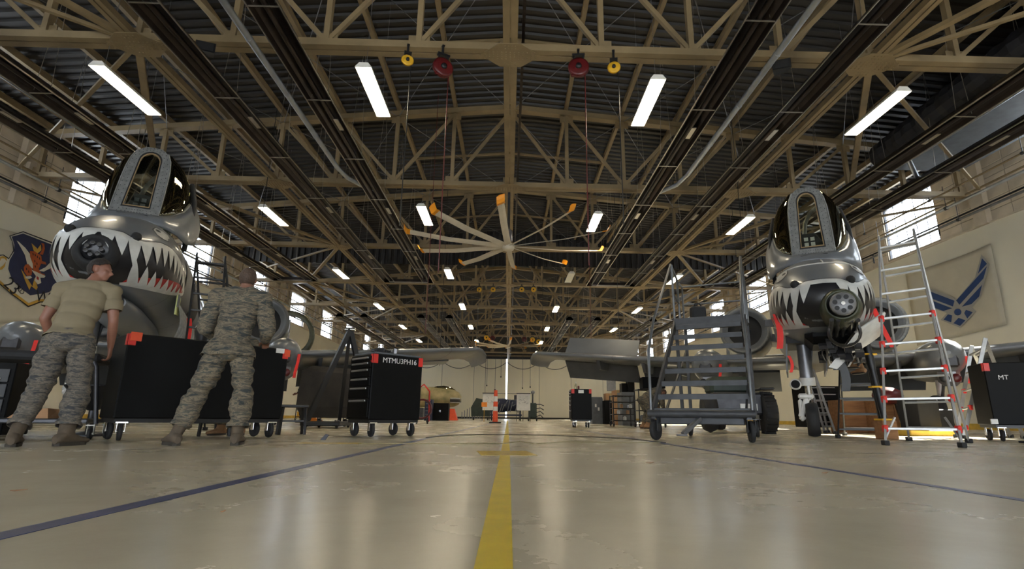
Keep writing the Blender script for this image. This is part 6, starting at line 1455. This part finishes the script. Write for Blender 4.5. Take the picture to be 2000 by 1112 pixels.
# camouflaged nose section on a red stand, far left of centre
q = fix(850, 41, 0); t = thing('nose_section', 'tan and green camouflaged aircraft nose section with a small shark mouth on the far floor', 'aircraft section', (q[0], 41, 0), R(0)); t.scale = (.88, .88, .88)
rr = []
for x, r1, zc in ((2.15, .04, 1.85), (2.1, .25, 1.82), (1.9, .52, 1.80), (1.5, .72, 1.82), (.9, .82, 1.86), (0, .85, 1.9), (-1.2, .85, 1.9), (-2.4, .8, 1.9)):
    rr.append([(x, r1*.9*math.cos(2*math.pi*k/22), zc+r1*math.sin(2*math.pi*k/22)) for k in range(22)])
MB().loft(rr).build('nose_hull', 'camo_tan', t)
rr = []
for x, r1 in ((1.6, .1), (1.2, .42), (.6, .55), (0, .5), (-.5, .3)): rr.append([(x, r1*.7*math.cos(math.pi*k/12), 2.45+r1*.75*math.sin(math.pi*k/12)) for k in range(13)])
MB().loft(rr, False, False).build('small_canopy', 'glass_side', t)
b = MB(); b.loft([[(1.2+.9*u, -.88*math.sqrt(max(.0, 1-u**4))*(.95)-.03, 1.55-.10+.02*k) for u in (0, .25, .5, .75, .92)] for k in range(0, 2)], False, False)
for zz_, nm, m_, h in ((1.60, 'mouth', 'mouth_black', .26), (1.80, 'upper_teeth', 'tooth_white', .08), (1.46, 'lower_teeth', 'tooth_white', .07)):
    b = MB(); V = []
    for i in range(9):
        u = i/8; x = 1.25+.88*u; r1 = lerp_tab([(0, .85), (.9, .82), (1.5, .72), (1.9, .52), (2.1, .25), (2.15, .04)], x)[0]
        for j in range(3):
            z = zz_-h/2+h*j/2; d2 = r1*r1-(z-1.8)**2; yy = -.9*math.sqrt(max(0, d2)); V.append((x, yy-.02-(.01 if nm != 'mouth' else 0), z))
    b.add(V, [(i*3+j, (i+1)*3+j, (i+1)*3+j+1, i*3+j+1) for i in range(8) for j in range(2)], True); o = b.build(nm, m_, t); sm = o.modifiers.new('t', 'SOLIDIFY'); sm.thickness = .01
MB().loft([[(.9, -.5, 0), (1.9, -.5, 0), (1.9, .5, 0), (.9, .5, 0)], [(1.2, -.3, .95), (1.6, -.3, .95), (1.6, .3, .95), (1.2, .3, .95)]], True, True, False).build('red_stand', 'orange_red', t)
MB().box((-1.4, 0, .5), (.8, .8, 1.0), None, .02).build('rear_stand', 'dark_metal', t)
cabinet('work_bench', 'black cabinet in front of the camouflaged nose section', 842, 875, 37, 0, 1.15, .8, 'black_cart', 'doors')
cabinet('work_bench', 'dark blue cabinet behind the red hose reel stand', 828, 842, 36, 0, 1.35, .8, 'navy', 'drawers')
t = thing('hose_cart', 'red hand cart with coiled red hose right of the stencilled cart', 'hose cart', fix(824, 20.5, 0)); MB().tube([(-.25, 0, 0.1), (-.25, 0, 1.25), (0, 0, 1.45), (.22, 0, 1.2), (.25, 0, 0.1)], .03, 8).build('cart_frame', 'red', t)
for k in range(3): MB().tube([(.34*math.cos(a), -.1-.06*k, .55+.34*math.sin(a)) for a in [2*math.pi*j/18 for j in range(19)]], .035, 8, False).build('hose_coil', 'dark_red', t)
caster(t, -.2, 0, .09, 'rubber', 'dark_metal', .05); caster(t, .2, 0, .09, 'rubber', 'dark_metal', .05)
for k in range(9):
    q = fix(902+k*5, 76, 0); tag(MB().box((0, 0, .45+.1*((k*5) % 4)), (.10, .10, .9+.2*((k*5) % 4)), None, .02).build('floor_post', 'grey_metal'), 'tiny grey post along the far doors, %s from the left' % ORD[k], 'post', 'posts by the far doors').location = (q[0], 76, 0)
# ropes and rings hanging in front of the far doors
for k, (px, pyt, pyb) in enumerate(((952, 703, 752), (968, 703, 760), (979, 703, 735), (1021, 703, 757), (1036, 703, 755), (949, 703, 780))):
    a = at_y(px, pyt, 74); c = at_y(px+(8 if k == 5 else 0), pyb, 74); t = thing('hanging_rope', 'thin dark rope hanging before the far doors, %s in the row' % ORD[k], 'rope', (a.x, 74, c.z), 0, 'ropes by the far doors')
    MB().tube([(0, 0, deck_z(a.x)+.02-c.z), (0, 0, 0)], .025, 5).build('rope_line', 'dark_metal', t); MB().ell((0, 0, -.1), (.09, .09, .12), 8, 6).build('hook', 'dark_metal', t)
b = MB(); 
for i in range(1, 7):
    a, c = gapx+LW*(i-4), gapx+LW*(i-3); pts = [(a+(c-a)*u, YB-.8, CH-.5-1.0*4*u*(1-u)) for u in [j/12 for j in range(13)]]; b.tube(pts, .045, 6, False)
tag(b.build('festoon_cable', 'dark_metal'), 'dark cable hanging in loops along the top of the far doors', 'cable')

# ------------------------------------------------------------------ mid left clutter behind the wing
t = thing('hoist_crane', 'dark two legged hoist crane leaning over the left wing', 'crane', fix(640, 13.0, 0), R(0)); O = Vector(t.location)
top = Vector(fix(684, 13.2, 2.36)); fa = Vector(fix(597, 12.6, .1)); fb = Vector(fix(700, 13.4, 1.5)); fc = Vector(fix(662, 14.0, .1))
for p in (fa, fb, fc): MB().bar(p-O, top-O, .085, .11).build('boom', 'black_paint', t)
MB().tube([top-O+Vector((-.12, 0, 0)), top-O+Vector((.12, 0, 0))], .05, 10).build('head_pin', 'chrome', t)
MB().box(fa-O+Vector((.35, .5, .0)), (.9, 1.2, .10), None, .02).build('base', 'black_paint', t)
for dx, dy in ((0, 0), (.7, 0), (0, .9), (.7, .9)): caster(t, (fa-O).x+dx, (fa-O).y+dy, .07, 'rubber', 'dark_metal', .04)
t = thing('covered_generator', 'bulky brown tarp covered machine behind the stencilled cart', 'machine', fix(643, 15.0, 0), R(-5))
MB().loft([[(-.55, -.5, .22), (.65, -.5, .22), (.65, .5, .22), (-.55, .5, .22)], [(-.72, -.55, .5), (.75, -.55, .5), (.75, .55, .5), (-.72, .55, .5)], [(-.68, -.5, 1.45), (.75, -.5, 1.35), (.75, .5, 1.35), (-.68, .5, 1.45)], [(-.45, -.4, 1.58), (.7, -.4, 1.5), (.7, .4, 1.5), (-.45, .4, 1.58)]], True, True, False).build('tarp_cover', 'tarp', t)
[caster(t, x, y, .10, 'rubber', 'dark_metal', .05) for x in (-.45, .55) for y in (-.35, .35)]
t = thing('yellow_jack', 'small yellow floor jack between the walker and the covered machine', 'jack', fix(612, 18.5, 0)); MB().loft([[(-.35, -.15, .05), (.35, -.15, .05), (.35, .15, .05), (-.35, .15, .05)], [(-.2, -.12, .2), (.1, -.12, .2), (.1, .12, .2), (-.2, .12, .2)], [(-.15, -.1, .45), (-.02, -.1, .45), (-.02, .1, .45), (-.15, .1, .45)]], True, True, False).build('jack_body', 'orange', t); MB().tube([(.2, 0, .15), (.5, 0, .45)], .02, 6).build('jack_handle', 'orange', t)
s3 = shelf_cart('black shelf trolley with yellow bins behind the walking person', 576, 612, 24.0, 1.40, .6, 5, 'wire shelf carts')
for k in range(6):
    q = fix(583+(k % 2)*12, 24.1, 0); z = .2+(1.18)*(k//2)/4+.017; b = MB(); b.box((0, 0, .10), (.24, .35, .20), None, .02); b.box((0, -.18, .18), (.25, .02, .05)); tag(b.build('yellow_bin', 'yellow'), 'yellow bin on the %s shelf, %s one' % (('bottom', 'second', 'middle')[k//2], ('left', 'right')[k % 2]), 'bin', 'yellow bins behind the walker').location = (q[0], 24.3, z)
t = thing('wall_display', 'dark blue monitor board behind the walking person', 'display', fix(613, 27, 0)); MB().box((0, 0, 1.62), (1.0, .12, .5), None, .02).build('screen_case', 'black_cart', t); MB().box((.1, -.065, 1.62), (.38, .01, .4)).build('screen', 'banner_blue', t); [MB().bar((x, 0, 0), (x, 0, 1.4), .06, .06).build('stand_post', 'black_paint', t) for x in (-.3, .3)]
# small blue emblem hanging on the far left wall under the wing
q = at_x(631, 722, -WX+.05); t = thing('small_banner', 'small blue emblem sign on the distant left wall below the wing', 'sign', (-WX+.04, q.y, q.z)); MB().box((0, 0, 0), (.03, 1.5, 1.8), None, .005).build('sign_board', 'banner_white', t); [MB().box((.02, -.4+.4*(k % 3), .4-.5*(k//3)), (.01, .3, .4)).build('blue_block', 'banner_blue', t) for k in range(6)]
# little bent scrap on the floor
q = at_z(630, 860, 0); t = thing('metal_clip', 'small bright clip standing on the yellow floor mark', 'clip', (q.x, q.y, 0)); MB().loft([[(-.03, 0, 0), (.03, 0, 0), (.03, .02, 0), (-.03, .02, 0)], [(.03, 0, .07), (.07, 0, .06), (.07, .02, .06), (.03, .02, .07)]], True, True, False).build('clip_plate', 'dark_metal', t)
